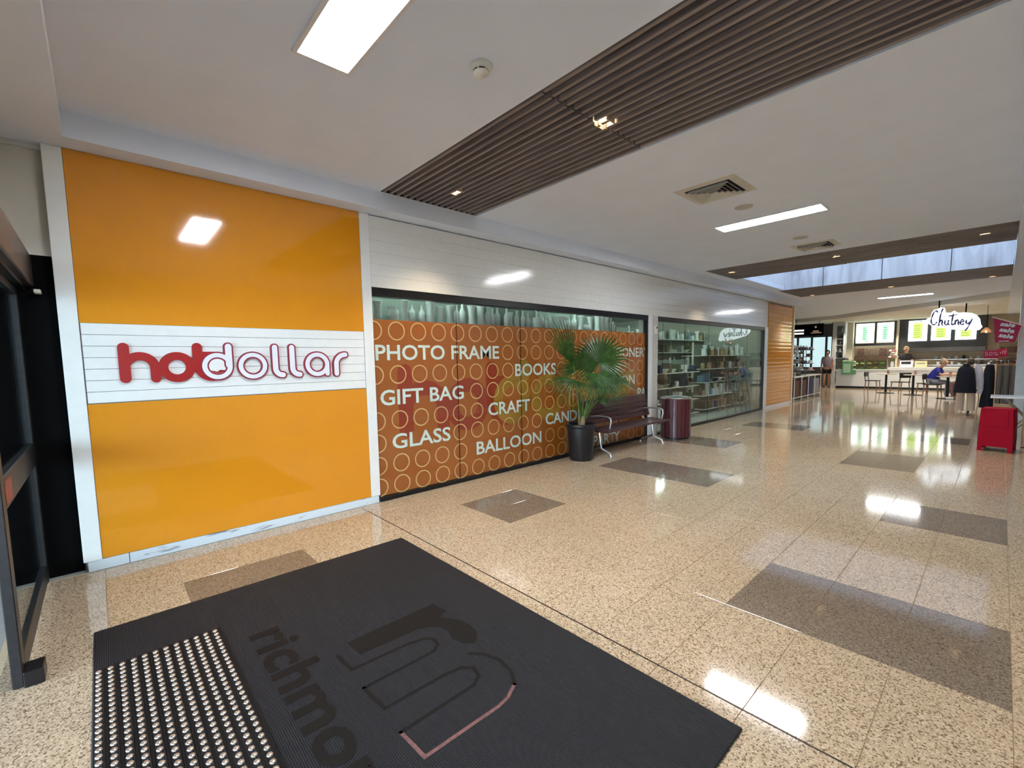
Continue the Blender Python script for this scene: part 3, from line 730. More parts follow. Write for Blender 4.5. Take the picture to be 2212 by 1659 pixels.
leaf((.5, 5.42, 1.46), (.7, -.66, .25), (.1, .2, .9), .52, 320, 40, .5, .55)            # big fan facing the viewer
leaf((.38, 4.98, 1.42), (.6, -.7, .3), (.05, -.55, .8), .8, 46, 14, .08, .5)                  # upright one towards the entrance
leaf((.5, 4.85, 1.22), (.35, -.35, .85), (.2, -.95, -.1), .5, 190, 26, .75, .4)              # drooping towards the entrance
leaf((.42, 5.95, 1.16), (.4, -.2, .85), (.12, .95, .05), .56, 120, 18, .7, .3)               # drooping over the bench
leaf((.62, 5.3, 1.18), (.7, -.3, .5), (.55, -.3, -.45), .42, 170, 24, .5, .4)
leaf((.4, 5.2, .95), (.6, -.4, .5), (.3, -.5, .1), .28, 150, 18, .6, .4)
leaf((.42, 5.5, .88), (.6, .2, .6), (.3, .5, .2), .26, 140, 16, .6, .4)
leaf((.36, 5.12, 1.36), (.7, -.5, .4), (.3, -.35, .6), .48, 220, 30, .6, .5)
leaf((.6, 5.25, 1.3), (.75, -.5, .4), (.35, -.2, -.6), .4, 200, 28, .3, .45)
leaf((.55, 5.6, 1.25), (.7, -.3, .55), (.3, .5, -.3), .42, 200, 28, .5, .45)
for dx, dy, h in ((0, 0, .22), (.05, -.03, .16), (-.04, .04, .18)):
    MB().tube([(.25+dx, 5.31+dy, .521), (.25+dx*1.3, 5.31+dy*1.3, .5+h*.6), (.25+dx*1.5, 5.31+dy*1.5, .5+h)], [.04, .033, .02], 10).build('stem_base', bark, palm, True)

# ------------------------------------------------------------------ shop interior
shl = M('shop_tube', (226, 255, 246), .5, emis=SHOPLIGHT, var=0)
for i, (x, y) in enumerate([(x, y) for x in (-.55, -3.4) for y in (3.0, 6.2, 10.2, 14.0)]):
    t = thing('tube_light', 'long fluorescent tube light on the ceiling inside the shop', 'ceiling light', (x, y, 3.0), group='tube lights inside the shop')
    MB().box(x-.05, x+.05, y-.62, y+.62, 2.96, 2.999).build('batten', white, t)
    MB().cyl((x, y-.6, 2.94), (x, y+.6, 2.94), .018, n=10).build('tube', shl, t, True)
rackm = M('shelf_metal', (206, 210, 200), .45, var=.05)
def gondola(x, y0, y1, h, nsh, label, depth=.4, group='shop shelving units'):
    t = thing('shelf_unit', label, 'shelf', (x, (y0+y1)/2, 0), group=group)
    k = max(1, round((y1-y0)/1.1))
    for i in range(k+1):
        y = y0+(y1-y0)*i/k; MB().box(x-.02, x+.02, y-.015, y+.015, 0, h).build('post', rackm, t)
        
    zs = [.12+(h-.35-.12)*i/(nsh-1) for i in range(nsh)]
    for z in zs: MB().box(x-depth, x+depth, y0, y1, z-.02, z).build('shelf_board', rackm, t, bevel=.003)
    MB().box(x-.006, x+.006, y0, y1, .05, h-.05).build('back_panel', M('pegboard', (118, 128, 120), .7), t)
    return zs
gcol = [M('goods_'+n_, c_, .4, var=.25, scale=30) for n_, c_ in (('white', (226, 226, 220)), ('brown', (88, 70, 56)), ('black', (40, 40, 42)), ('green', (70, 88, 56)), ('blue', (104, 134, 150)), ('navy', (58, 62, 92)), ('red', (118, 62, 52)), ('grey', (142, 148, 142)), ('tan', (176, 150, 112)))]
clear = M('clear_glassware', (240, 248, 248), .08, var=.03, trans=.12)
def shape(prof, mats, n=12):
    return [MB().lathe(prof, n).mesh('ware', m, True) for m in mats]
VASE = shape([(.05, 0), (.055, .02), (.04, .1), (.045, .2), (.06, .26), (.052, .265), (.038, .2), (.03, .1), (.03, .03)], [clear, gcol[0], clear])
BOTT = shape([(.035, 0), (.04, .01), (.04, .14), (.015, .19), (.014, .23), (.018, .235), (.018, .25), (.0, .25)], [clear, gcol[3], gcol[1], gcol[7], gcol[4]])
BOWL = shape([(.05, 0), (.06, .005), (.11, .06), (.12, .085), (.112, .085), (.1, .06), (.05, .015), (0, .012)], [gcol[0], gcol[7], gcol[1], gcol[2]], 16)
JAR = shape([(.055, 0), (.06, .01), (.06, .12), (.05, .135), (.05, .14), (.056, .142), (.056, .165), (.0, .168)], [clear, gcol[0], gcol[8], gcol[6]])
BOX = [MB().box(-.09, .09, -.06, .06, 0, .2).mesh('carton', m, bevel=.004) for m in gcol]
PLATE = shape([(.06, 0), (.07, .002), (.13, .018), (.132, .022), (.07, .008), (0, .007)], [gcol[0], gcol[7]], 18)
KIND = {'vase': (VASE, 'vase', 'slim vase'), 'bottle': (BOTT, 'bottle', 'narrow-necked bottle'), 'bowl': (BOWL, 'bowl', 'round bowl'), 'jar': (JAR, 'jar', 'lidded jar'), 'gift_box': (BOX, 'box', 'small carton')}
WID = {'vase': .125, 'bottle': .085, 'bowl': .245, 'jar': .125, 'gift_box': .13}
def stock(x, y0, y1, z, kinds, gap, where, group, side=.2, hmax=1.2, pick=None):
    y = y0+.06
    while True:
        k = random.choice(kinds); ms, cat, nm = KIND[k]; s = random.uniform(.85, hmax)
        if y+WID[k]*s > y1-.04: break
        o = obj(k, random.choice(ms) if pick is None else ms[pick], None, (x+side+random.uniform(-.04, .04), y+WID[k]*s/2, z+.0015))
        o.scale = (s, s, s*random.uniform(.85, 1.1)); o.rotation_euler = (0, 0, random.uniform(-.1, .1))
        th = (y-y0)/(y1-y0); tag(o, nm+' '+where+(', entrance end', ', middle', ', far end')[min(2, int(th*3))], cat, group+', '+k)
        y += WID[k]*s+random.uniform(.3, 1.4)*gap
# glassware on top behind the printed window
zs = gondola(-.75, 2.4, 7.4, 2.35, 6, 'tall shelving just behind the orange printed window', .3)
zs = [2.0]
MB().box(-1.05, -.45, 2.4, 7.4, 1.98, 2.0).build('shelf_board', rackm, bpy.data.objects['shelf_unit'])
stock(-.75, 2.4, 7.4, 2.0, ['vase', 'bottle', 'jar'], .03, 'on the high shelf above the printed film', 'glassware above the film', pick=0)
stock(-.75, 2.4, 7.4, 2.0, ['vase', 'vase', 'bottle'], .06, 'on the rear of the high shelf above the printed film', 'rear glassware above the film', -.15)
# big clear window: two runs of shelving and a low table run
for x, y0, y1, h, ns, lab, dep in ((-1.0, 8.5, 11.3, 1.5, 4, 'low shelving run nearest the bin behind the clear window', .32), (-1.1, 11.8, 14.8, 1.9, 5, 'shelving run at the far end behind the clear window', .32),
                             (-2.5, 7.4, 15.6, 2.4, 6, 'tall shelving run standing back from the clear window', .35), (-4.4, 6.0, 15.8, 2.5, 6, 'rearmost tall shelving run in the shop', .35)):
    zs = gondola(x, y0, y1, h, ns, lab, dep)
    for i, z in enumerate(zs):
        if x < -4 and i < 3: continue
        stock(x, y0, y1, z, random.choice((['bowl', 'gift_box'], ['vase', 'jar', 'bottle'], ['gift_box', 'bowl', 'jar'], ['bottle', 'jar', 'gift_box'])), .05 if x > -2 else (.12 if x > -4 else .3),
              'on the %s shelf of %s' % (('bottom', 'second', 'third', 'fourth', 'fifth', 'top')[i], {-1.0: 'the low window shelving', -1.1: 'the far window shelving', -2.5: 'the tall window shelving', -4.4: 'the rear window shelving'}[x]), 'goods on %s' % lab)
t = thing('paper_lantern', 'brown woven ball lantern hanging behind the clear window', 'lantern', (-.45, 9.0, 1.05))
MB().lathe([(.02, -.13), (.09, -.1), (.13, 0), (.09, .1), (.02, .13)], 18, (-.45, 9.0, 1.05)).build('ball', M('woven_brown', (92, 74, 56), .8, var=.3, scale=40), t, True)
MB().cyl((-.45, 9.0, 1.18), (-.45, 9.0, 2.95), .004, n=6).build('string', black, t)
for y, s in ((12.6, 'nearer'), (13.3, 'farther')):
    t = thing('folding_ladder', 'light aluminium step ladder leaning inside the far end of the clear window, %s of two' % s, 'ladder', (-.3, y, 0), group='ladders in the window')
    for q in (-.16, .16):
        MB().tube([(-.45, y+q, 1.35), (-.2, y+q*1.2, .02)], .016, 6).build('rail', steel, t); MB().tube([(-.45, y+q, 1.35), (-.62, y+q*1.2, .02)], .012, 6).build('rear_leg', steel, t)
    for k in range(4): MB().box(-.45+.06*k-.03, -.45+.06*k+.03, y-.17, y+.17, 1.15-.29*k, 1.165-.29*k).build('step', steel, t)
# ------------------------------------------------------------------ far end: cafe
darkp = M('cafe_dark_panel', (58, 58, 60), .45, var=.08)
wood = streakmat('light_wood', (196, 160, 118), (150, 116, 80), (6, 6, .7), .45)
cp = thing('menu_wall', 'dark grey bulkhead panel carrying the three menu screens', 'wall panel', (2.7, 27.7, 0))
MB().box(1.2, 3.98, 27.62, 27.8, 1.75, 3.02).build('panel', darkp, cp)
MB().box(1.2, 3.98, 27.55, 27.8, 1.55, 1.748).build('rangehood', M('hood_steel', (84, 80, 76), .35, metal=.6), cp, bevel=.01)
MB().box(1.2, 3.98, 27.8, 28.09, 1.55, 3.02).build('carcass', darkp, cp)
cp = thing('menu_surround', 'dark surround around the two green menu screens', 'wall panel', (.35, 27.7, 1.9))
for a in ((-.55, -.42, 1.9, 3.03), (.31, .38, 1.9, 3.03), (1.02, 1.12, 1.9, 3.03), (-.42, .31, 2.98, 3.03), (.38, 1.02, 2.98, 3.03), (-.42, .31, 1.9, 2.02), (.38, 1.02, 1.9, 2.02)):
    MB().box(a[0], a[1], 27.6, 27.8, a[2], a[3]).build('rail', darkp, cp)
scr = M('screen_white', (248, 255, 250), .4, emis=2.6, var=0)
lime = M('screen_lime', (200, 240, 120), .4, emis=1.2, var=0); mint = M('screen_mint', (170, 235, 190), .4, emis=1.3, var=0); teal = M('screen_teal', (60, 150, 130), .4, emis=.5, var=0); ltx = M('screen_text', (120, 170, 60), .4, emis=.5, var=0)
for k, (x0, x1, col, lab) in enumerate(((-.40, .29, mint, 'menu screen beside the cream pillar, white with mint text'), (.40, 1.0, mint, 'second menu screen from the cream pillar, white with mint text'),
                                        (1.52, 2.15, lime, 'menu screen with a lime column on the dark panel, nearest the mint ones'), (2.28, 2.9, lime, 'lime menu screen in the middle of the dark panel under the lightbox'), (3.04, 3.67, lime, 'lime menu screen at the clothing end of the dark panel'))):
    t = thing('menu_screen', lab, 'screen', ((x0+x1)/2, 27.6, 2.05), group='cafe menu screens')
    yb = 27.6 if k > 1 else 27.66
    MB().box(x0, x1, yb-.04, yb, 2.05, 2.97).build('display', scr, t, bevel=.004)
    c_ = (x0+x1)/2; wd = .16 if k > 1 else .1
    MB().box(c_-wd, c_+wd, yb-.043, yb-.041, 2.16, 2.86).build('text_block', col, t)
    for q in range(6): MB().box(c_-wd*.8, c_+wd*random.uniform(.3, .8), yb-.046, yb-.044, 2.22+.1*q, 2.245+.1*q).build('text_line', ltx if k > 1 else teal, t)
    MB().box(c_-.12, c_+.14, yb-.046, yb-.044, 2.9 if k > 1 else 2.1, 2.93 if k > 1 else 2.13).build('heading', teal, t)
pl = MB().box(-.72, -.46, 27.3, 28.1, 0, 3.05).build('wall_pier', M('cream_paint', (226, 222, 200), .6)); struct(pl, 'cream pillar at the left end of the cafe', 'pillar')
pl = MB().box(1.12, 1.2, 27.5, 28.1, 0, 3.05).build('wall_pier', MATS['cream_paint']); struct(pl, 'narrow beige pier between the two groups of menu screens', 'pillar')
# niche column
nc = thing('display_column', 'pale grey column with a tall niche of small dark items', 'display shelf', (-.75, 26.4, 0))
gw = M('pale_grey_laminate', (196, 198, 198), .4)
for a in ((-1.05, -.9, 0, 3.04), (-.62, -.56, 0, 3.04), (-.9, -.62, 2.86, 3.04), (-.9, -.62, 0, .12)): MB().box(a[0], a[1], 26.2, 26.6, a[2], a[3]).build('side', gw, nc)
MB().box(-.9, -.62, 26.55, 26.6, .12, 2.86).build('back', M('niche_grey', (140, 142, 146), .6), nc)
for k in range(9):
    if k: MB().box(-.9, -.62, 26.25, 26.55, .12+.305*k-.01, .12+.305*k+.005).build('shelf_board', gw, nc)
    o = obj('bottle', BOTT[random.choice((0, 3))] if k % 3 == 2 else MB().lathe([(.05, 0), (.06, .02), (.06, .1), (.03, .16), (.0, .165)], 10).mesh('ware', gcol[2], True), None, (-.74+random.uniform(-.04, .04), 26.4, .127+.305*k))
    tag(o, 'small dark item in the niche of the grey column, %s shelf from the floor' % ('lowest', 'second', 'third', 'fourth', 'fifth', 'sixth', 'seventh', 'eighth', 'top')[k], 'bottle', 'items in the column niche')
MB().box(-1.08, -1.05, 26.2, 26.3, 0, 3.04).build('edge', black, nc)
# counter
ct = thing('cafe_counter', 'long white cafe counter with a glass food case', 'counter', (1.9, 25.4, 0))
cw = M('counter_white', (222, 226, 230), .3, var=.02)
for x0, x1 in ((-.6, .5), (.5, 1.6), (1.6, 2.8), (2.8, 4.2)): MB().box(x0+.003, x1-.003, 24.95, 25.0, .09, .80).build('front_panel', cw, ct, bevel=.002)
MB().box(-.6, 4.2, 25.0, 25.7, .0, .80).build('body', gw, ct)
MB().box(-.6, 4.2, 24.98, 25.0, .0, .085).build('kick_board', blackframe, ct)
MB().box(-.62, 1.2, 24.92, 25.75, .80, .84).build('worktop', cw, ct, bevel=.004)
MB().box(1.2, 4.25, 24.9, 25.75, .80, .92).build('worktop', cw, ct, bevel=.004)
gc = glassmat('case_glass', (224, 236, 224))
case = MB(); case.box(-.55, 1.18, 24.97, 24.98, .84, 1.25).box(-.55, 1.18, 24.97, 25.6, 1.25, 1.26); case.build('glass_case', gc, ct)
MB().box(-.55, 1.18, 25.05, 25.55, 1.03, 1.04).build('case_shelf', gc, ct)
for x in (-.56, .4, 1.17): MB().box(x, x+.015, 24.97, 25.6, .84, 1.26).build('case_post', steel, ct)
food = [M('food_'+n_, c_, .6, var=.3, scale=40) for n_, c_ in (('green', (120, 140, 70)), ('bread', (196, 158, 104)), ('brown', (110, 82, 54)), ('cream', (226, 210, 170)))]
fm_ = [MB().lathe([(.0, 0), (.06, .0), (.085, .02), (.09, .05), (.06, .085), (.0, .095)], 12).mesh('food', m, True) for m in food]
for k in range(7):
    for z in (.842, 1.042):
        o = obj('food_roll', random.choice(fm_), None, (-.4+.23*k, 25.3, z)); tag(o, 'bread roll in the glass case, %s place from the cream pillar, %s tier' % (('first', 'second', 'third', 'fourth', 'fifth', 'sixth', 'seventh')[k], 'lower' if z < 1 else 'upper'), 'food', 'food in the glass case')
gb = thing('drink_chest', 'green drinks box with white lids on the end of the counter', 'drinks box', (-.12, 24.9, .62))
gm = M('green_crate', (92, 150, 112), .5, var=.2, scale=30)
MB().box(-.36, .02, 24.76, 24.9, .62, 1.2).build('body', gm, gb, bevel=.01)
MB().box(.0, .14, 24.78, 24.9, .62, .82).build('tray', gm, gb, bevel=.006)
for z in (.72, .9, 1.06): MB().lathe([(.055, 0), (.06, .02), (.06, .05), (.0, .055)], 12, (.07, 24.84, z+.1)).build('lid', gcol[0], gb, True)
MB().box(-.3, -.04, 24.757, 24.76, .7, 1.1).build('label_print', M('pale_green', (170, 206, 176), .5), gb)
bl_ = thing('cap_display', 'small black domed item on the end of the counter', 'cap', (-.3, 25.1, 1.26))
MB().lathe([(.12, 0), (.13, .02), (.1, .08), (.04, .12), (0, .125)], 14, (-.3, 25.1, 1.262)).build('dome', gcol[2], bl_, True)
reg = thing('cash_register', 'silver till standing on the cafe counter', 'till', (1.75, 25.3, .92))
MB().prism([(25.12, .922), (25.5, .922), (25.5, 1.2), (25.3, 1.2)], 'x', 1.55, 1.98).build('body', M('silver_plastic', (186, 186, 198), .35, metal=.3), reg, bevel=.01)
MB().box(1.6, 1.9, 25.2, 25.22, 1.05, 1.16).build('keypad', gcol[2], reg)
cs_ = thing('counter_card', 'pale yellow card sign on the cafe counter', 'card sign', (2.2, 25.2, .92))
MB().prism([(25.15, .922), (25.3, .922), (25.21, 1.18), (25.19, 1.18)], 'x', 2.03, 2.4).build('card', M('yellow_card', (238, 236, 190), .6), cs_)
MB().box(2.1, 2.33, 25.168, 25.17, 1.06, 1.1).build('print', gcol[7], cs_)
vs_ = thing('flower_vase', 'vase of white flowers on the counter beside the till', 'flowers', (1.3, 25.3, .92))
MB().lathe([(.05, 0), (.07, .1), (.05, .22), (.06, .25)], 14, (1.3, 25.3, .922)).build('vase', clear, vs_, True)
for k in range(9):
    a = k*2.4; r_ = .04+.012*k
    p_ = (1.3+r_*math.cos(a), 25.3+r_*math.sin(a), 1.35+.09*(k % 4))
    MB().tube([(1.3, 25.3, 1.0), p_], .006, 5).build('stem', stemm, vs_)
    MB().lathe([(.0, -.04), (.05, -.02), (.065, .015), (.04, .05), (0, .055)], 10, p_).build('flower', gcol[0] if k % 3 else M('pink_petals', (214, 120, 124), .6), vs_, True)
# shelf of cups, back bench
bbn = thing('back_bench', 'cafe back bench with a shelf along the tiled wall', 'bench counter', (2.6, 27.8, 0))
MB().box(1.25, 4.3, 27.35, 28.09, .0, .95).build('body', gw, bbn); MB().box(1.25, 4.3, 27.3, 28.09, .95, .99).build('worktop', steel, bbn)
MB().box(1.25, 4.3, 27.8, 28.09, 1.2, 1.22).build('shelf_board', steel, bbn)
cup = MB().lathe([(.04, 0), (.045, .005), (.055, .12), (.05, .12), (.04, .02)], 12).mesh('cup', gcol[0], True)
cupd = MB().lathe([(.04, 0), (.045, .005), (.055, .16), (.0, .165)], 12).mesh('canister', gcol[2], True)
for k in range(16):
    z = .992 if k % 2 else 1.222
    d_ = k % 5 == 3
    o = obj('canister' if d_ else 'cup', cupd if d_ else cup, None, (2.45+.11*k, 27.95 if k % 2 == 0 else 27.6, z)); tag(o, ('dark canister' if d_ else 'white paper cup stack')+' behind the cafe counter on the %s' % ('worktop' if k % 2 else 'wall shelf'), 'cup', 'cups behind the counter, %s' % ('dark' if d_ else 'white'))
for k, x in enumerate((-.38, -.05, .45, .75)):
    o = MB().box(x, x+.26, 28.06, 28.085, 1.45, 1.78).build('food_poster', M('poster_%d' % (k % 2), ((176, 140, 132), (206, 180, 160))[k % 2], .6, var=.4, scale=14)); tag(o, 'small food picture below the mint menu screens, %s from the cream pillar' % ('first', 'second', 'third', 'fourth')[k], 'poster', 'food pictures')
o = MB().box(-.45, 1.1, 27.7, 28.09, 0, 1.4).build('oven_cabinet', M('dark_wood_cabinet', (92, 72, 58), .5, var=.2, scale=8), bevel=.01); tag(o, 'dark wooden cabinet behind the glass food case', 'cabinet')
# downlights and pendant of the cafe
for x, y, s in ((3.93, 21.0, 'over the seated customers'), (4.2, 24.6, 'nearest the clothing racks'), (2.15, 22.6, 'over the middle table'), (1.16, 24.2, 'over the counter middle'), (-.2, 25.6, 'beside the grey column'), (3.0, 26.2, 'before the dark menu panel'), (1.0, 26.6, 'before the mint menu screens')):
    t = thing('round_downlight', 'round recessed downlight in the cafe soffit '+s, 'downlight', (x, y, 3.05), group='cafe downlights')
    MB().lathe([(.075, 0), (.08, -.012), (.06, -.014)], 18, (x, y, 3.049)).build('rim', white, t, True)
    MB().lathe([(.06, -.004), (0, -.004)], 18, (x, y, 3.049)).build('lamp', M('cafe_lamp', (255, 240, 214), .5, emis=30, var=0), t)
    l = bpy.data.lights.new('downlight_beam', 'SPOT'); l.energy = 260; l.color = (1, .88, .72); l.spot_size = 2.0; l.spot_blend = .6; l.shadow_soft_size = .05
    o = bpy.data.objects.new('downlight_beam', l); COL.objects.link(o); o.parent = t; o.location = (0, 0, -.03)
t = thing('pendant_lamp', 'copper glass pendant lamp hanging near the sale banner', 'pendant lamp', (4.05, 22, 3.05))
MB().cyl((4.05, 22, 2.3), (4.05, 22, 3.05), .006, n=6).build('cord', black, t)
MB().lathe([(.02, .1), (.05, .07), (.12, -.02), (.13, -.07), (.12, -.07), (.1, -.02), (.02, .06)], 18, (4.05, 22, 2.22)).build('shade', M('copper_glass', (222, 160, 120), .2, metal=.4, coat=.5), t, True)
MB().lathe([(0, -.06), (.04, -.03), (.03, .02), (0, .03)], 12, (4.05, 22, 2.2)).build('bulb', lampm, t, True)
# lightbox sign
SG = {'C': [[2.966, 2.807], [2.916, 2.879], [2.859, 2.802], [2.823, 2.658], [2.816, 2.526], [2.851, 2.435], [2.911, 2.44], [2.954, 2.516]], 'h': [[3.078, 2.939], [3.056, 2.866], [3.029, 2.729], [3.007, 2.526], [2.999, 2.375]], 'h2': [[3.003, 2.468], [3.048, 2.567], [3.077, 2.535], [3.072, 2.419], [3.105, 2.388]], 'u': [[3.143, 2.559], [3.138, 2.443], [3.172, 2.397], [3.211, 2.453], [3.223, 2.553], [3.22, 2.437], [3.251, 2.392]], 't': [[3.324, 2.76], [3.305, 2.561], [3.299, 2.432], [3.328, 2.386], [3.357, 2.427]], 't2': [[3.21, 2.678], [3.303, 2.687], [3.414, 2.715]], 'n': [[3.375, 2.549], [3.377, 2.388]], 'n2': [[3.379, 2.469], [3.423, 2.546], [3.447, 2.498], [3.448, 2.401], [3.477, 2.39]], 'e': [[3.502, 2.459], [3.567, 2.489], [3.544, 2.542], [3.506, 2.51], [3.495, 2.431], [3.532, 2.377], [3.581, 2.419]], 'y': [[3.625, 2.529], [3.624, 2.436], [3.658, 2.397], [3.702, 2.458]], 'y2': [[3.753, 2.559], [3.71, 2.415], [3.658, 2.263], [3.605, 2.179]], 'sub': [[3.364, 2.283], [3.397, 2.243], [3.426, 2.27], [3.469, 2.227], [3.508, 2.253]]}
BLOB = [[2.679, 2.596], [2.731, 2.66], [2.786, 2.647], [2.811, 2.807], [2.86, 2.914], [2.956, 2.934], [3.017, 2.98], [3.113, 2.953], [3.148, 2.791], [3.257, 2.781], [3.337, 2.839], [3.422, 2.766], [3.583, 2.765], [3.744, 2.728], [3.846, 2.657], [3.92, 2.539], [3.948, 2.37], [3.985, 2.284], [3.927, 2.198], [3.869, 2.188], [3.808, 2.234], [3.612, 2.19], [3.489, 2.232], [3.345, 2.241], [3.24, 2.271], [3.07, 2.317], [2.853, 2.376], [2.763, 2.456], [2.693, 2.536]]
BLOB = [[x, z-.09*(x-2.7)*0] for x, z in BLOB]
cg = thing('hanging_sign', 'glowing white cloud-shaped lightbox sign with script reading Chutney', 'sign', (3.3, 20.5, 2.2))
MB().prism(BLOB, 'y', 20.5, 20.58).build('lightbox', M('lightbox_white', (240, 250, 255), .4, emis=1.9, var=0), cg)
sg = M('sign_navy', (52, 54, 120), .5)
lb = {'C': 'C', 'h': 'h', 'h2': 'h', 'u': 'u', 't': 't', 't2': 't', 'n': 'n', 'n2': 'n', 'e': 'e', 'y': 'y', 'y2': 'y', 'sub': 's'}
grp = {}
for k, pts in SG.items():
    b = grp.setdefault(lb[k], MB())
    sm2 = []
    for i in range(len(pts)-1):
        p0 = Vector(pts[max(i-1, 0)]); p1 = Vector(pts[i]); p2 = Vector(pts[i+1]); p3 = Vector(pts[min(i+2, len(pts)-1)])
        for q in range(4):
            u = q/4; sm2.append(.5*((2*p1)+(p2-p0)*u+(2*p0-5*p1+4*p2-p3)*u*u+(3*p1-p0-3*p2+p3)*u**3))
    sm2.append(Vector(pts[-1]))
    b.tube([(p.x, 20.495, p.y) for p in sm2], [.010+.014*abs(math.sin(i*.5)) if k != 'sub' else .006 for i in range(len(sm2))], 6)
for k, b in grp.items(): b.build('letter', sg, cg, True)
for x, z in ((2.98, 2.92), (3.6, 2.75)): MB().cyl((x, 20.54, z), (x, 20.54, 3.2 if x < 3 else 3.05), .018, n=8).build('hanger_rod', black, cg)

# ------------------------------------------------------------------ tables, chairs
tb = thing('cafe_table', 'black pedestal table nearest the counter, left of three', 'table', (0, 0, 0), group='cafe tables')
MB().lathe([(.26, 0), (.26, .012), (.05, .03), (.035, .05)], 20).build('base', blackframe, tb, True, world=False)
MB().cyl((0, 0, .04), (0, 0, .71), .035, n=14).build('column', blackframe, tb, True, world=False)
MB().box(-.27, .27, -.27, .27, .71, .735).build('table_top', M('table_top', (176, 170, 160), .4), tb, bevel=.006, world=False)
MB().lathe([(.03, 0), (.035, .01), (.035, .12), (.02, .15)], 10, (.05, .02, .736)).build('menu_holder', M('table_menu', (170, 130, 120), .5), tb, True, world=False)
def mvt(o, loc, rz): o.location = loc; o.rotation_euler = (0, 0, rz)
mvt(tb, (1.5, 22.45, 0), .2)
dup(tb, (2.34, 21.8, 0), .2, 'black pedestal table between the empty chairs, middle of three')
dup(tb, (3.3, 20.55, 0), .2, 'black pedestal table in front of the person in blue')
chm = M('chair_black', (30, 30, 32), .45)
chw = M('chair_leg_wood', (150, 112, 82), .5)
ch = thing('cafe_chair', 'black chair seen in profile at the left table', 'chair', (0, 0, 0), group='cafe chairs')
MB().box(-.21, .21, -.21, .21, .43, .46).build('seat', chm, ch, bevel=.012, seg=2, world=False)
MB().prism([(-.23, .62), (-.2, .60), (-.185, .76), (-.215, .8), (-.235, .79)], 'y', -.2, .2).build('backrest', chm, ch, bevel=.008, world=False)
for sy in (-1, 1): MB().tube([(-.17, .17*sy, .43), (-.2, .17*sy, .55), (-.215, .17*sy, .7)], .014, 8).build('back_post', chm, ch, True, world=False)
for sx in (-1, 1):
    for sy in (-1, 1): MB().tube([(.17*sx, .17*sy, .43), (.2*sx, .2*sy, .0)], [.018, .012], 8).build('leg', chw, ch, True, world=False)
mvt(ch, (1.02, 22.95, 0), -.15)
dup(ch, (1.95, 22.15, 0), 2.35, 'empty black chair between the left and middle tables, back towards us')
dup(ch, (2.75, 21.38, 0), 2.5, 'empty black chair beside the seated person in blue')
dup(ch, (2.92, 20.85, 0), -.15, 'black chair under the person in blue')
dup(ch, (3.78, 20.3, 0), 2.9, 'black chair under the person in brown trousers behind the jacket')

# ------------------------------------------------------------------ people
def skinned(name, pts, edges, mat, parent, sub=1):
    me = bpy.data.meshes.new(name); me.from_pydata([p[0] for p in pts], edges, []); o = bpy.data.objects.new(name, me); COL.objects.link(o)
    m = o.modifiers.new('skin', 'SKIN'); m.use_smooth_shade = True
    for i, p in enumerate(pts):
        r_ = p[1] if isinstance(p[1], tuple) else (p[1], p[1]); me.skin_vertices[0].data[i].radius = r_
    me.skin_vertices[0].data[0].use_root = True
    s_ = o.modifiers.new('sub', 'SUBSURF'); s_.levels = sub; s_.render_levels = sub
    dg = bpy.context.evaluated_depsgraph_get(); dg.update()
    nm = bpy.data.meshes.new_from_object(o.evaluated_get(dg)); bpy.data.objects.remove(o)
    nm.materials.clear(); nm.materials.append(mat)
    return obj(name, nm, parent)
skin = M('skin', (204, 156, 128), .55, var=.05)
def chain(pts, edges, start, lst):
    prev = start
    for q in lst: pts.append(q); edges.append((prev, len(pts)-1)); prev = len(pts)-1
    return prev
def fingers(pts, edges, hand, d, up, side):
    d = Vector(d); s_ = Vector(side); h = Vector(pts[hand][0])
    for k, L in enumerate((.07, .08, .075, .06)):
        b0 = h+d*.04+s_*(.024*(1.5-k)*.8)
        chain(pts, edges, hand, [(tuple(b0), .009), (tuple(b0+d*L*.55-Vector(up)*.012), .008), (tuple(b0+d*L-Vector(up)*.035), .007)])
    chain(pts, edges, hand, [(tuple(h+s_*.04+d*.015), .01), (tuple(h+s_*.05+d*.05), .008)])
def head_parts(t, c, face, hairm, long=False):
    c = Vector(c); f = Vector(face).normalized(); s_ = Vector((0, 0, 1)).cross(f)
    hb = MB(); b = []
    for k in range(9):
        a = PI*k/8; b.append((.098*math.sin(a), .12*math.cos(a)))
    hb.lathe([(max(r_, .0), z) for r_, z in b][::-1], 16, tuple(c+Vector((0, 0, .035))-f*.018))
    hb.v = [p if (Vector(p)-c).dot(f) < .055 and p[2] > c.z-.07 else tuple(Vector(p)-f*max(0, (Vector(p)-c).dot(f)-.045)+Vector((0, 0, max(0, c.z+.06-p[2])*.9))) for p in hb.v]
    if long: hb.tube([c-f*.06+Vector((0, 0, .02)), c-f*.08-Vector((0, 0, .12)), c-f*.07-Vector((0, 0, .2))], [.07, .075, .05], 10)
    hb.build('hair', hairm, t, True)
    for sgn in (-1, 1):
        e = c+f*.088+s_*(.034*sgn)+Vector((0, 0, .01)); MB().lathe([(0, -.009), (.01, 0), (0, .009)], 8, tuple(e)).build('eye', black, t)
    mo = c+f*.088-Vector((0, 0, .055)); MB().tube([mo-s_*.022, mo+f*.004, mo+s_*.022], .006, 6).build('mouth', M('lip', (168, 98, 90), .5), t)
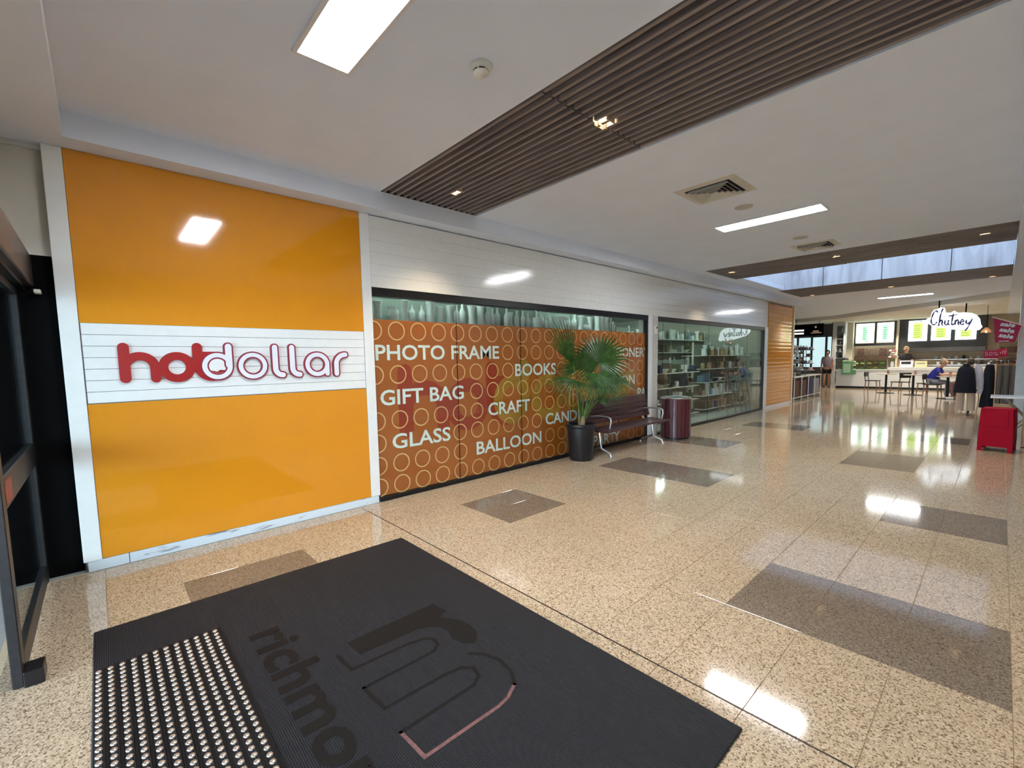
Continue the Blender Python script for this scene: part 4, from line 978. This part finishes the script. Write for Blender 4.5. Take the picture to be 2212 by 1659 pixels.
def standing(name, label, loc, face, shirt, pants, hairm, long=False, bare=False, h=1.7):
    t = thing(name, label, 'person', loc); L_ = Vector(loc); f = Vector(face).normalized(); s_ = Vector((0, 0, 1)).cross(f); k = h/1.7
    def P(a, b_, z): return tuple(L_+f*(a*k)+s_*(b_*k)+Vector((0, 0, z*k)))
    pts = [(P(0, 0, .95), (.15, .11))]; ed = []
    ch_ = chain(pts, ed, 0, [(P(0, 0, 1.12), (.13, .1)), (P(0, 0, 1.32), (.15, .1)), (P(-.01, 0, 1.41), (.09, .07))])
    nk = chain(pts, ed, ch_, [(P(0, 0, 1.47), .05), (P(.015, 0, 1.54), (.07, .085)), (P(.015, 0, 1.63), (.075, .09)), (P(.005, 0, 1.68), (.045, .055))])
    pts.append((P(.1, 0, 1.57), .014)); ed.append((nk-1, len(pts)-1))
    for sg_ in (-1, 1):
        hd = chain(pts, ed, ch_-1, [(P(0, .17*sg_, 1.37), .055), (P(-.01, .21*sg_, 1.12), .042), (P(.06, .22*sg_, .88), .03), (P(.08, .21*sg_, .82), (.02, .035))])
        fingers(pts, ed, hd, (f*.25-Vector((0, 0, 1))).normalized(), -f, f)
        chain(pts, ed, 0, [(P(0, .09*sg_, .84), .088), (P(.015, .095*sg_, .48), .06), (P(-.01, .095*sg_, .09), .04), (P(.04, .1*sg_, .04), .035), (P(.14, .105*sg_, .03), .03)])
    pts = [((Vector(p)-L_), r_) for p, r_ in pts]; pts = [(tuple(p), (r_[0]*k, r_[1]*k) if isinstance(r_, tuple) else r_*k) for p, r_ in pts]
    skinned('body', pts, ed, skin, t)
    def Q(a, b_, z): return (Vector(P(a, b_, z))-L_)
    sp_ = [(tuple(Q(0, 0, .9)), (.2*k, .2*k))]; se = []
    c1 = chain(sp_, se, 0, [(tuple(Q(0, 0, 1.1)), (.185*k, .175*k)), (tuple(Q(0, 0, 1.3)), (.185*k, .165*k)), (tuple(Q(-.01, 0, 1.42)), (.1*k, .08*k))])
    for sg_ in (-1, 1): chain(sp_, se, c1-1, [(tuple(Q(0, .17*sg_, 1.37)), .068*k), (tuple(Q(-.01, .2*sg_, 1.16)), .056*k)])
    skinned('top', sp_, se, shirt, t)
    sp_ = [(tuple(Q(0, 0, .93)), (.16*k, .12*k))]; se = []
    for sg_ in (-1, 1): chain(sp_, se, 0, [(tuple(Q(0, .09*sg_, .82)), .102*k), (tuple(Q(.015, .095*sg_, .6 if bare else .48)), .085*k)]+([] if bare else [(tuple(Q(-.01, .095*sg_, .1)), .062*k)]))
    skinned('trousers', sp_, se, pants, t)
    head_parts(t, tuple(Vector(P(.015, 0, 1.59))), f, hairm, long)
    for sg_ in (-1, 1): MB().tube([P(-.03, .1*sg_, .03), P(.06, .1*sg_, .035), P(.16, .105*sg_, .03)], [.04, .046, .036], 8).build('shoe', gcol[2], t, True)
    return t
standing('person', 'person in a grey patterned top and black shorts by the display racks', (-1.0, 25.2, 0), (.2, -1, 0), M('grey_print_top', (150, 138, 150), .8, var=.5, scale=30), M('black_shorts', (22, 22, 24), .8), M('dark_hair', (40, 32, 28), .6, var=.2), bare=True)
standing('person', 'person in a black top standing behind the cafe till', (1.62, 26.3, 0), (-.3, -1, 0), M('black_top', (26, 26, 28), .8), M('black_trousers', (24, 24, 26), .8), M('blond_hair', (198, 172, 130), .6, var=.2), h=1.78)
def seated(label, loc, face, shirt, pants, hairm, lean=.12):
    t = thing('person', label, 'person', loc); L_ = Vector(loc); f = Vector(face).normalized(); s_ = Vector((0, 0, 1)).cross(f)
    def Q(a, b_, z): return tuple(f*a+s_*b_+Vector((0, 0, z)))
    pts = [(Q(-.06, 0, .56), (.15, .12))]; ed = []
    c1 = chain(pts, ed, 0, [(Q(-.06+lean*.5, 0, .74), (.13, .1)), (Q(-.06+lean*1.2, 0, .92), (.15, .1)), (Q(-.06+lean*1.6, 0, 1.01), (.08, .07))])
    nk = chain(pts, ed, c1, [(Q(-.05+lean*2, 0, 1.06), .05), (Q(-.03+lean*2.2, 0, 1.12), (.07, .085)), (Q(-.02+lean*2.3, 0, 1.21), (.075, .09)), (Q(-.03+lean*2.3, 0, 1.26), (.045, .055))])
    pts.append((Q(.07+lean*2.3, 0, 1.15), .014)); ed.append((nk-1, len(pts)-1))
    for sg_ in (-1, 1):
        hd = chain(pts, ed, c1-1, [(Q(-.06+lean*1.3, .17*sg_, .96), .055), (Q(.08+lean, .2*sg_, .78), .042), (Q(.3+lean, .12*sg_, .79), .03), (Q(.37+lean, .1*sg_, .79), (.02, .035))])
        fingers(pts, ed, hd, f, (0, 0, 1), s_*-sg_)
        chain(pts, ed, 0, [(Q(.0, .09*sg_, .545), .088), (Q(.38, .1*sg_, .52), .062), (Q(.36, .1*sg_, .28), .05), (Q(.33, .1*sg_, .09), .038), (Q(.38, .1*sg_, .04), .033), (Q(.47, .1*sg_, .03), .028)])
    skinned('body', pts, ed, skin, t)
    sp_ = [(Q(-.06, 0, .54), (.2, .2))]; se = []
    c2_ = chain(sp_, se, 0, [(Q(-.06+lean*.5, 0, .73), (.18, .18)), (Q(-.06+lean*1.2, 0, .91), (.185, .165)), (Q(-.06+lean*1.6, 0, 1.0), (.09, .08))])
    for sg_ in (-1, 1): chain(sp_, se, c2_-1, [(Q(-.06+lean*1.3, .17*sg_, .96), .07), (Q(.06+lean, .2*sg_, .8), .056)])
    skinned('top', sp_, se, shirt, t)
    sp_ = [(Q(-.05, 0, .56), (.16, .12))]; se = []
    for sg_ in (-1, 1): chain(sp_, se, 0, [(Q(.0, .09*sg_, .545), .1), (Q(.38, .1*sg_, .52), .075), (Q(.36, .1*sg_, .28), .064), (Q(.33, .1*sg_, .1), .055)])
    skinned('trousers', sp_, se, pants, t)
    head_parts(t, tuple(L_+Vector(Q(-.02+lean*2.2, 0, 1.17))), f, hairm)
    for sg_ in (-1, 1): MB().tube([tuple(L_+Vector(Q(.31, .1*sg_, .035))), tuple(L_+Vector(Q(.4, .1*sg_, .04))), tuple(L_+Vector(Q(.5, .1*sg_, .032)))], [.04, .046, .036], 8).build('shoe', gcol[0], t, True)
seated('person in a bright blue top seated at the cafe table', (2.94, 20.85, 0), (.98, -.15, 0), M('blue_top', (44, 50, 150), .8), M('grey_trousers', (150, 150, 156), .8), M('grey_blond_hair', (172, 150, 122), .7))
seated('person in brown trousers seated behind the black jacket', (3.8, 20.3, 0), (-.97, .24, 0), M('mauve_top', (120, 92, 96), .8), M('brown_trousers', (124, 94, 88), .8), M('brown_hair', (84, 62, 48), .7), lean=.02)

# ------------------------------------------------------------------ racks before the far shop
wm = M('white_wire', (226, 222, 212), .4)
rk = thing('display_rack', 'low white framed display rack at the end of the orange panel', 'rack', (-.25, 18.4, 0))
for y in (16.9, 17.7, 18.5, 19.3, 20.1):
    for x in (-.45, -.08): MB().box(x-.012, x+.012, y-.012, y+.012, 0, .8).build('post', wm, rk)
for z in (.1, .78):
    for x in (-.45, -.08): MB().box(x-.01, x+.01, 16.9, 20.1, z-.012, z+.012).build('rail', wm, rk)
MB().box(-.45, -.08, 16.9, 20.1, .09, .098).build('deck', wm, rk); MB().box(-.45, -.08, 16.9, 20.1, .79, .8).build('deck', wm, rk)
cloth = [M('cloth_'+n_, c_, .85, var=.2, scale=25) for n_, c_ in (('brown', (96, 66, 56)), ('navy', (52, 52, 84)), ('grey', (150, 146, 150)), ('charcoal', (62, 60, 62)))]
for k in range(4):
    y = 17.3+.8*k
    o = MB().box(-.43, -.1, y-.28, y+.28, .1, .66).build('bedding_pack', cloth[(0, 0, 1, 2)[k]], bevel=.03, seg=2); tag(o, ('dark brown', 'brown', 'navy', 'pale grey')[k]+' fabric pack in the low white rack', 'fabric pack', 'packs in the low rack')
# tiered stand with hats and goods above the rack
ts = thing('tiered_stand', 'tall grey wire stand of small goods above the low white rack', 'rack', (-.3, 17.6, .8))
for y in (16.95, 17.6, 18.25):
    for x in (-.42, -.12): MB().box(x-.008, x+.008, y-.008, y+.008, .8, 1.85).build('post', M('grey_wire', (120, 122, 118), .5), ts)
for z in (1.05, 1.3, 1.55, 1.82): MB().box(-.44, -.1, 16.9, 18.3, z-.008, z).build('tier', wm if z > 1.8 else MATS['grey_wire'], ts)
for i, z in enumerate((.802, 1.052, 1.302, 1.552)):
    for k in range(7):
        m_ = random.choice((JAR, BOTT, BOWL)); nm = 'jar' if m_ is JAR else ('bottle' if m_ is BOTT else 'bowl'); o = obj(nm, random.choice(m_), None, (-.26+random.uniform(-.04, .04), 17.02+.195*k, z)); o.scale = (.85, .7, .8)
        tag(o, 'small %s on the tall wire stand, %s tier' % (nm, ('lowest', 'second', 'third', 'upper')[i]), nm, 'goods on the wire stand')
hat = MB().lathe([(.19, 0), (.19, .006), (.1, .03), (.095, .1), (.07, .125), (0, .13)], 18)
hats = [hat.mesh('hat', m, True) for m in (M('hat_pink', (206, 176, 172), .8), M('hat_white', (220, 228, 232), .8), M('hat_dark', (56, 50, 58), .8), M('hat_maroon', (92, 58, 62), .8), M('hat_grey', (132, 126, 138), .8))]
hs_ = thing('hat_stand', 'grey hat stand with tiers behind the low white rack', 'rack', (-.55, 19.6, 0))
MB().cyl((-.55, 19.6, 0), (-.55, 19.6, 1.86), .025, n=10).build('pole', M('grey_wire'), hs_, True); MB().lathe([(.3, 0), (.3, .02), (.04, .04)], 18, (-.55, 19.6, 0)).build('base', M('grey_wire'), hs_, True)
cols = ('pink', 'white', 'dark', 'maroon', 'grey')
for i, z in enumerate((.95, 1.2, 1.45, 1.7)):
    MB().lathe([(.33, 0), (.33, .01)], 20, (-.55, 19.6, z-.012)).build('tier', M('grey_wire'), hs_)
    for k in range(4):
        a = k*PI/2+.5*i; q = (i+k*2) % 5; o = obj('hat', hats[q], None, (-.55+.24*math.cos(a), 19.6+.24*math.sin(a), z)); o.scale = (.75, .75, .9)
        tag(o, cols[q]+' brimmed hat on the grey hat stand, %s tier' % ('lowest', 'second', 'third', 'top')[i], 'hat', 'hats on the hat stand')
# far shop front on the left
fs_ = thing('far_shopfront', 'bright glazed shopfront under a black sign, far left', 'shopfront', (-2.4, 27.0, 0))
glow = M('lit_window', (206, 238, 244), .4, emis=.9, var=.1, scale=2)
for k in range(6):
    x = -4.6+.62*k; MB().box(x+.05, x+.57, 27.2, 27.22, .9, 2.4).build('pane', glow, fs_)
    MB().box(x-.04, x+.05, 27.15, 27.25, 0, 2.45).build('mullion', darkp, fs_)
MB().box(-4.7, -.95, 27.1, 27.3, 0, .9).build('sill_panel', M('far_stall', (110, 104, 110), .6, var=.3, scale=6), fs_)
MB().box(-4.7, -.95, 27.25, 27.3, 2.4, 3.04).build('head', darkp, fs_)
sb = thing('black_sign', 'black hanging sign board with pale lettering beyond the orange panel', 'sign', (-1.6, 24.4, 2.4))
MB().box(-2.3, -1.02, 24.4, 24.46, 2.4, 2.93).build('board', black, sb)
for z in (2.62, 2.48): MB().box(-2.3, -1.78, 24.39, 24.4, z, z+.07).build('tube_glint', M('glint_white', (250, 250, 246), .4, emis=1.4, var=0), sb)  # glowing strips stand in for white tubes reflected in the board
st_ = M('sign_tan', (206, 176, 150), .5, emis=.3, var=0)
MB().lathe([(.0, -.05), (.045, -.02), (.03, .03), (0, .06)], 8, (-1.32, 24.395, 2.78)).build('emblem', st_, sb)
MB().box(-1.5, -1.1, 24.39, 24.4, 2.5, 2.54).build('lettering', st_, sb); MB().box(-1.42, -1.2, 24.39, 24.4, 2.57, 2.62).build('lettering', st_, sb)
for x in (-2.1, -1.2): MB().cyl((x, 24.43, 2.93), (x, 24.43, 3.2 if x > -1.0 else 3.19), .012, n=6).build('hanger_rod', black, sb)

# ------------------------------------------------------------------ clothing shop at the right
pr = MB().box(4.66, 4.95, 14.9, 15.2, 0, 3.03).build('wall_pillar', M('pale_blue_white', (214, 222, 222), .5)); struct(pr, 'pale square pillar at the clothing shop', 'pillar')
cr = thing('clothes_rack', 'black metal clothes rail at the clothing shop entrance', 'clothes rack', (4.3, 15.6, 0))
for x in (3.95, 4.95): MB().cyl((x, 15.6, .06), (x, 15.6, 1.27), .016, n=10).build('post', blackframe, cr, True); MB().box(x-.02, x+.02, 15.3, 15.9, .03, .06).build('foot', blackframe, cr, bevel=.004)
MB().cyl((3.72, 15.6, 1.27), (4.98, 15.6, 1.27), .014, n=10).build('rail', blackframe, cr, True)
for x in (3.95, 4.95):
    for y in (15.32, 15.88): MB().cyl((x-.012, y, .022), (x+.012, y, .022), .022, n=12).build('caster', blackframe, cr, True)
def garment(name, label, cat, secs, mat, y, group='clothes on the rail', parts=None):
    zt = max(s[0] for s in secs); xm = (secs[-1][1]+secs[-1][2])/2
    t = thing(name, label, cat, (xm, y, min(s[0] for s in secs)), group=group)
    def ring(z, x0, x1, th, wob=0):
        n_ = 20; out = []
        for k in range(n_):
            a = 2*PI*k/n_; cx = (x0+x1)/2; out.append((cx+(x1-x0)/2*math.cos(a), y+th*math.sin(a)*(1+wob*math.sin(a*5+z*3)), z))
        return out
    loft('cloth', [ring(*s) for s in secs], mat, t)
    for q in (parts or []): loft(q[0], [ring(*s) for s in q[1]], q[2], t)
    hw = min(.14, (secs[-2][2]-secs[-2][1])/2-.008)
    MB().tube([(xm-hw, y, zt-.04), (xm, y, zt+.015), (xm+hw, y, zt-.04)], .006, 6).build('hanger', steel, t)
    MB().tube([(xm, y, zt+.015), (xm, y, zt+.04), (xm+.012, y, zt+.055), (xm, y, 1.3), (xm, 15.6, 1.3), (xm, 15.625, 1.28)], .004, 6).build('hook', steel, t)
    return t
nav = M('navy_wool', (22, 24, 38), .85, var=.15, scale=40)
garment('jacket', 'black collared jacket at the front of the rail', 'jacket', [(.54, 3.69, 4.08, .09, .1), (.56, 3.69, 4.08, .1, .1), (.8, 3.715, 4.06, .1, .1), (1.0, 3.735, 4.04, .095), (1.1, 3.75, 4.02, .085), (1.15, 3.78, 3.99, .07), (1.19, 3.84, 3.93, .05)], nav, 15.26, parts=[('collar', [(1.15, 3.81, 3.96, .065), (1.19, 3.82, 3.95, .07), (1.235, 3.84, 3.93, .05)], nav)])
cream = M('cream_cotton', (206, 186, 166), .85, var=.06, scale=20)
t = garment('cream_trousers', 'cream trousers hanging below the black jacket', 'trousers', [(.1, 3.72, 3.88, .06, .12), (.12, 3.72, 3.88, .065, .12), (.4, 3.735, 3.885, .06, .1), (.6, 3.74, 3.89, .055)], cream, 15.47, parts=[('leg', [(.1, 3.93, 4.07, .06, .12), (.4, 3.92, 4.07, .06, .1), (.6, 3.91, 4.06, .055)], cream), ('waist', [(.58, 3.74, 4.06, .06), (.9, 3.78, 4.03, .05), (1.2, 3.8, 4.0, .035)], cream)])
garment('white_shirt', 'white long-sleeved shirt beside the black jacket', 'shirt', [(.5, 4.1, 4.16, .04), (.62, 4.08, 4.185, .05, .1), (.8, 4.04, 4.185, .06, .1), (1.0, 4.02, 4.17, .06), (1.14, 4.02, 4.14, .05), (1.21, 4.04, 4.1, .035)], M('white_cotton', (214, 212, 224), .8, var=.05), 15.42)
garment('navy_dress', 'long navy garment beside the white shirt', 'dress', [(.18, 4.12, 4.35, .09, .14), (.2, 4.12, 4.36, .1, .14), (.7, 4.16, 4.36, .09, .12), (1.05, 4.17, 4.35, .07), (1.2, 4.2, 4.33, .05)], nav, 15.62)
grey_ = M('grey_flannel', (98, 94, 90), .85, var=.12, scale=40)
for k, (x0, x1) in enumerate(((4.37, 4.48), (4.48, 4.6), (4.6, 4.71))):
    garment('grey_trousers', 'grey trouser legs on the rail, %s' % ('next to the navy dress', 'middle of three', 'nearest the pillar')[k], 'trousers', [(.3, x0+.003, x1-.005, .07, .1), (.46, x0+.003, x1-.005, .075, .1), (.8, x0+.003, x1-.005, .07, .1), (1.12, x0+.005, x1-.005, .05), (1.18, x0+.01, x1-.01, .04)], grey_, 15.5)
garment('navy_coat', 'navy coat on the rail in front of the pillar', 'coat', [(.35, 4.74, 4.95, .09, .1), (.7, 4.74, 4.95, .09, .1), (1.05, 4.75, 4.94, .08), (1.2, 4.79, 4.9, .05)], nav, 15.45)
# sale banner
sred = M('sale_red', (176, 20, 66), .6, var=.03)
bn_ = thing('sale_banner', 'red sale banner hanging crookedly from the pillar', 'banner', (4.5, 14.6, 1.7))
v_ = [(4.27, 2.24), (4.68, 2.05), (4.61, 1.70), (4.32, 1.70)]
MB().prism(v_, 'y', 14.6, 14.612).build('sheet', sred, bn_)
MB().tube([(4.25, 14.6, 2.26), (4.9, 14.6, 1.955)], .012, 8).build('rod', M('banner_rod', (226, 206, 196), .5), bn_, True)
for k in range(3):
    me = fitted(textmesh('sale', .2, gcol[0], offset=.008, shear=.3), 0, .235, 0, .1)
    a = -.3-.02*k
    remap(me, lambda x, y, z: Vector((4.37-.005*k+x*math.cos(a)-bn_.location.x, -.002, 2.06-.12*k+x*math.sin(a)*.75+y-1.7)))
    obj('word', me, bn_)
MB().box(4.37, 4.52, 14.597, 14.6, 1.72, 1.735).build('underline', gcol[0], bn_)
for k, (x0, x1, z0, y, txt, lab) in enumerate(((4.15, 4.40, 1.35, 15.2, '50%', 'red card reading 50% on a stem above the clothes rail'), (4.33, 4.53, 1.38, 15.75, 'off', 'red card reading off, partly behind the 50% card'))):
    t = thing('discount_card', lab, 'sign', ((x0+x1)/2, y, 1.2), group='discount cards')
    MB().box(x0, x1, y, y+.008, z0, z0+.19).build('card', sred, t, bevel=.003)
    me = fitted(textmesh(txt, .12, M('pale_pink_print', (232, 160, 170), .5)), x0+.02, x1-.02, z0+.06, z0+.15)
    remap(me, lambda x, y_, z: Vector((x-t.location.x, -.002, y_-1.2))); obj('word', me, t)
    MB().cyl(((x0+x1)/2, y+.004, 1.2), ((x0+x1)/2, y+.004, z0), .006, n=8).build('stem', steel, t)
    MB().box((x0+x1)/2-.02, (x0+x1)/2+.02, y-.01, y+(.4 if k == 0 else -.12)+.01, 1.285, 1.292).build('clip', steel, t)
# racks of red goods behind, on the cafe side wall
sh = thing('wall_shelving', 'dark shelving of small reddish goods behind the sale banner', 'shelf', (4.5, 27.5, 0))
for z in (.5, 1.0, 1.45, 1.9): MB().box(4.32, 5.5, 27.3, 27.7, z-.02, z).build('shelf_board', wood, sh)
for x in (4.3, 5.5): MB().box(x, x+.03, 27.3, 27.7, 0, 1.95).build('side', wood, sh)
for i, z in enumerate((1.0, 1.45)):
    for k in range(6):
        o = obj('gift_box', BOX[(6, 1, 6, 2, 8, 6)[k]], None, (4.45+.18*k, 27.5, z+.001)); o.scale = (.8, .8, 1.2); tag(o, 'small dark reddish box behind the sale banner, %s row, %s from the cafe' % (('lower', 'upper')[i], ('first', 'second', 'third', 'fourth', 'fifth', 'sixth')[k]), 'box', 'boxes behind the banner')
# folding table
ft = thing('folding_table', 'white topped folding table beside the red stools', 'table', (4.7, 11.6, 0))
MB().box(4.34, 5.2, 11.3, 11.9, .71, .735).build('table_top', white, ft, bevel=.006)
for y in (11.35, 11.85):
    MB().tube([(4.5, y, .71), (5.05, y, .01)], .012, 8).build('leg', steel, ft, True); MB().tube([(5.05, y, .71), (4.5, y, .01)], .012, 8).build('leg', steel, ft, True)
# wooden stand at the picture edge
wd_ = thing('wooden_stand', 'pale wooden shelf stand at the edge beside the red stools', 'shelf', (4.95, 10.35, 0))
for x in (4.72, 5.2):
    for y in (10.15, 10.55): MB().box(x-.02, x+.02, y-.02, y+.02, 0, .86).build('post', wood, wd_, bevel=.003)
for z in (.06, .4, .84): MB().box(4.7, 5.22, 10.13, 10.57, z, z+.02).build('shelf_board', wood, wd_, bevel=.003)
for k, (x, z) in enumerate(((4.8, .081), (4.9, .081), (4.8, .421), (4.9, .421))):
    o = MB().lathe([(.035, 0), (.04, .01), (.04, .14), (.016, .18), (.016, .22), (0, .222)], 14, (x, 10.3, z)).build('bottle', M('amber_goods', (196, 150, 30), .35, var=.1), None, True); tag(o, 'yellow bottle on the wooden stand, %s shelf, %s of two' % (('bottom', 'bottom', 'middle', 'middle')[k], ('outer', 'inner')[k % 2]), 'bottle', 'yellow bottles on the stand')
o = MB().box(4.72, 4.98, 10.2, 10.5, .861, .93).build('grey_box', gcol[7], bevel=.006); tag(o, 'grey carton on top of the wooden stand', 'box')
o = MB().lathe([(.05, 0), (.11, .05), (.12, .07), (.0, .075)], 16, (4.84, 10.35, .931)).build('white_bowl', gcol[0], None, True); tag(o, 'upturned white bowl on the grey carton', 'bowl')
# red stools
rp_ = M('red_plastic', (160, 3, 36), .5, var=.06, scale=8, spec=.08)
def stool(z0, label):
    t = thing('plastic_stool', label, 'stool', (4.45, 10.08, z0), rz=-.12, group='stacked red stools')
    def side(b, rot):
        # one tapered side panel with an arched opening, in local coordinates
        ht = .47; w0, w1 = .182, .166
        pts = [(-w0, 0), (-w0+.05, 0), (-w0+.055, .075), (w0-.055, .075), (w0-.05, 0), (w0, 0), (w1, ht), (-w1, ht)]
        vs = []
        for th in (0, .0022):
            for x, z in pts:
                d = (w0+(w1-w0)*z/ht)-th; c_, s_ = math.cos(rot), math.sin(rot)
                xx, yy = x, -d; vs.append((xx*c_-yy*s_, xx*s_+yy*c_, z))
        n_ = len(pts); b.add(vs, [list(range(n_))[::-1], [i+n_ for i in range(n_)]]+[(i, (i+1) % n_, (i+1) % n_+n_, i+n_) for i in range(n_)])
    for k in range(4):
        b = MB(); side(b, k*PI/2); b.build('side_panel', rp_, t, world=False)
        b = MB(); c_, s_ = math.cos(k*PI/2), math.sin(k*PI/2)
        for q in range(3):
            z = .2+.07*q; d = .182-.016*z/.47+(.004 if z0 > .15 else .0004)
            v = [(-.09, -d, z), (.09, -d, z), (.09, -d, z+.012), (-.09, -d, z+.012), (-.09, -d+.006, z), (.09, -d+.006, z), (.09, -d+.006, z+.012), (-.09, -d+.006, z+.012)]
            b.add([(x*c_-y*s_, x*s_+y*c_, zz) for x, y, zz in v], [(0, 1, 2, 3), (7, 6, 5, 4), (0, 4, 5, 1), (1, 5, 6, 2), (2, 6, 7, 3), (3, 7, 4, 0)])
        b.build('rib', rp_, t, world=False)
    if z0 > .15:
        for k in range(4):
            c_, s_ = math.cos(k*PI/2), math.sin(k*PI/2)
            v = [(-.125, -.1835, .21), (.125, -.1835, .21), (.118, -.1745, .455), (-.118, -.1745, .455), (-.125, -.17, .21), (.125, -.17, .21), (.118, -.162, .455), (-.118, -.162, .455)]
            MB().add([(x*c_-y*s_, x*s_+y*c_, zz) for x, y, zz in v], [(0, 1, 2, 3), (7, 6, 5, 4), (0, 4, 5, 1), (1, 5, 6, 2), (2, 6, 7, 3), (3, 7, 4, 0)]).build('apron', rp_, t, bevel=.003, world=False)
    MB().box(-.166, .166, -.166, .166, .468, .476).build('top', rp_, t, bevel=.012, seg=2, world=False)
for k in range(3): stool(.001+.085*k, 'red plastic stool, %s of the stack by the wooden stand' % ('lowest', 'middle', 'topmost')[k])
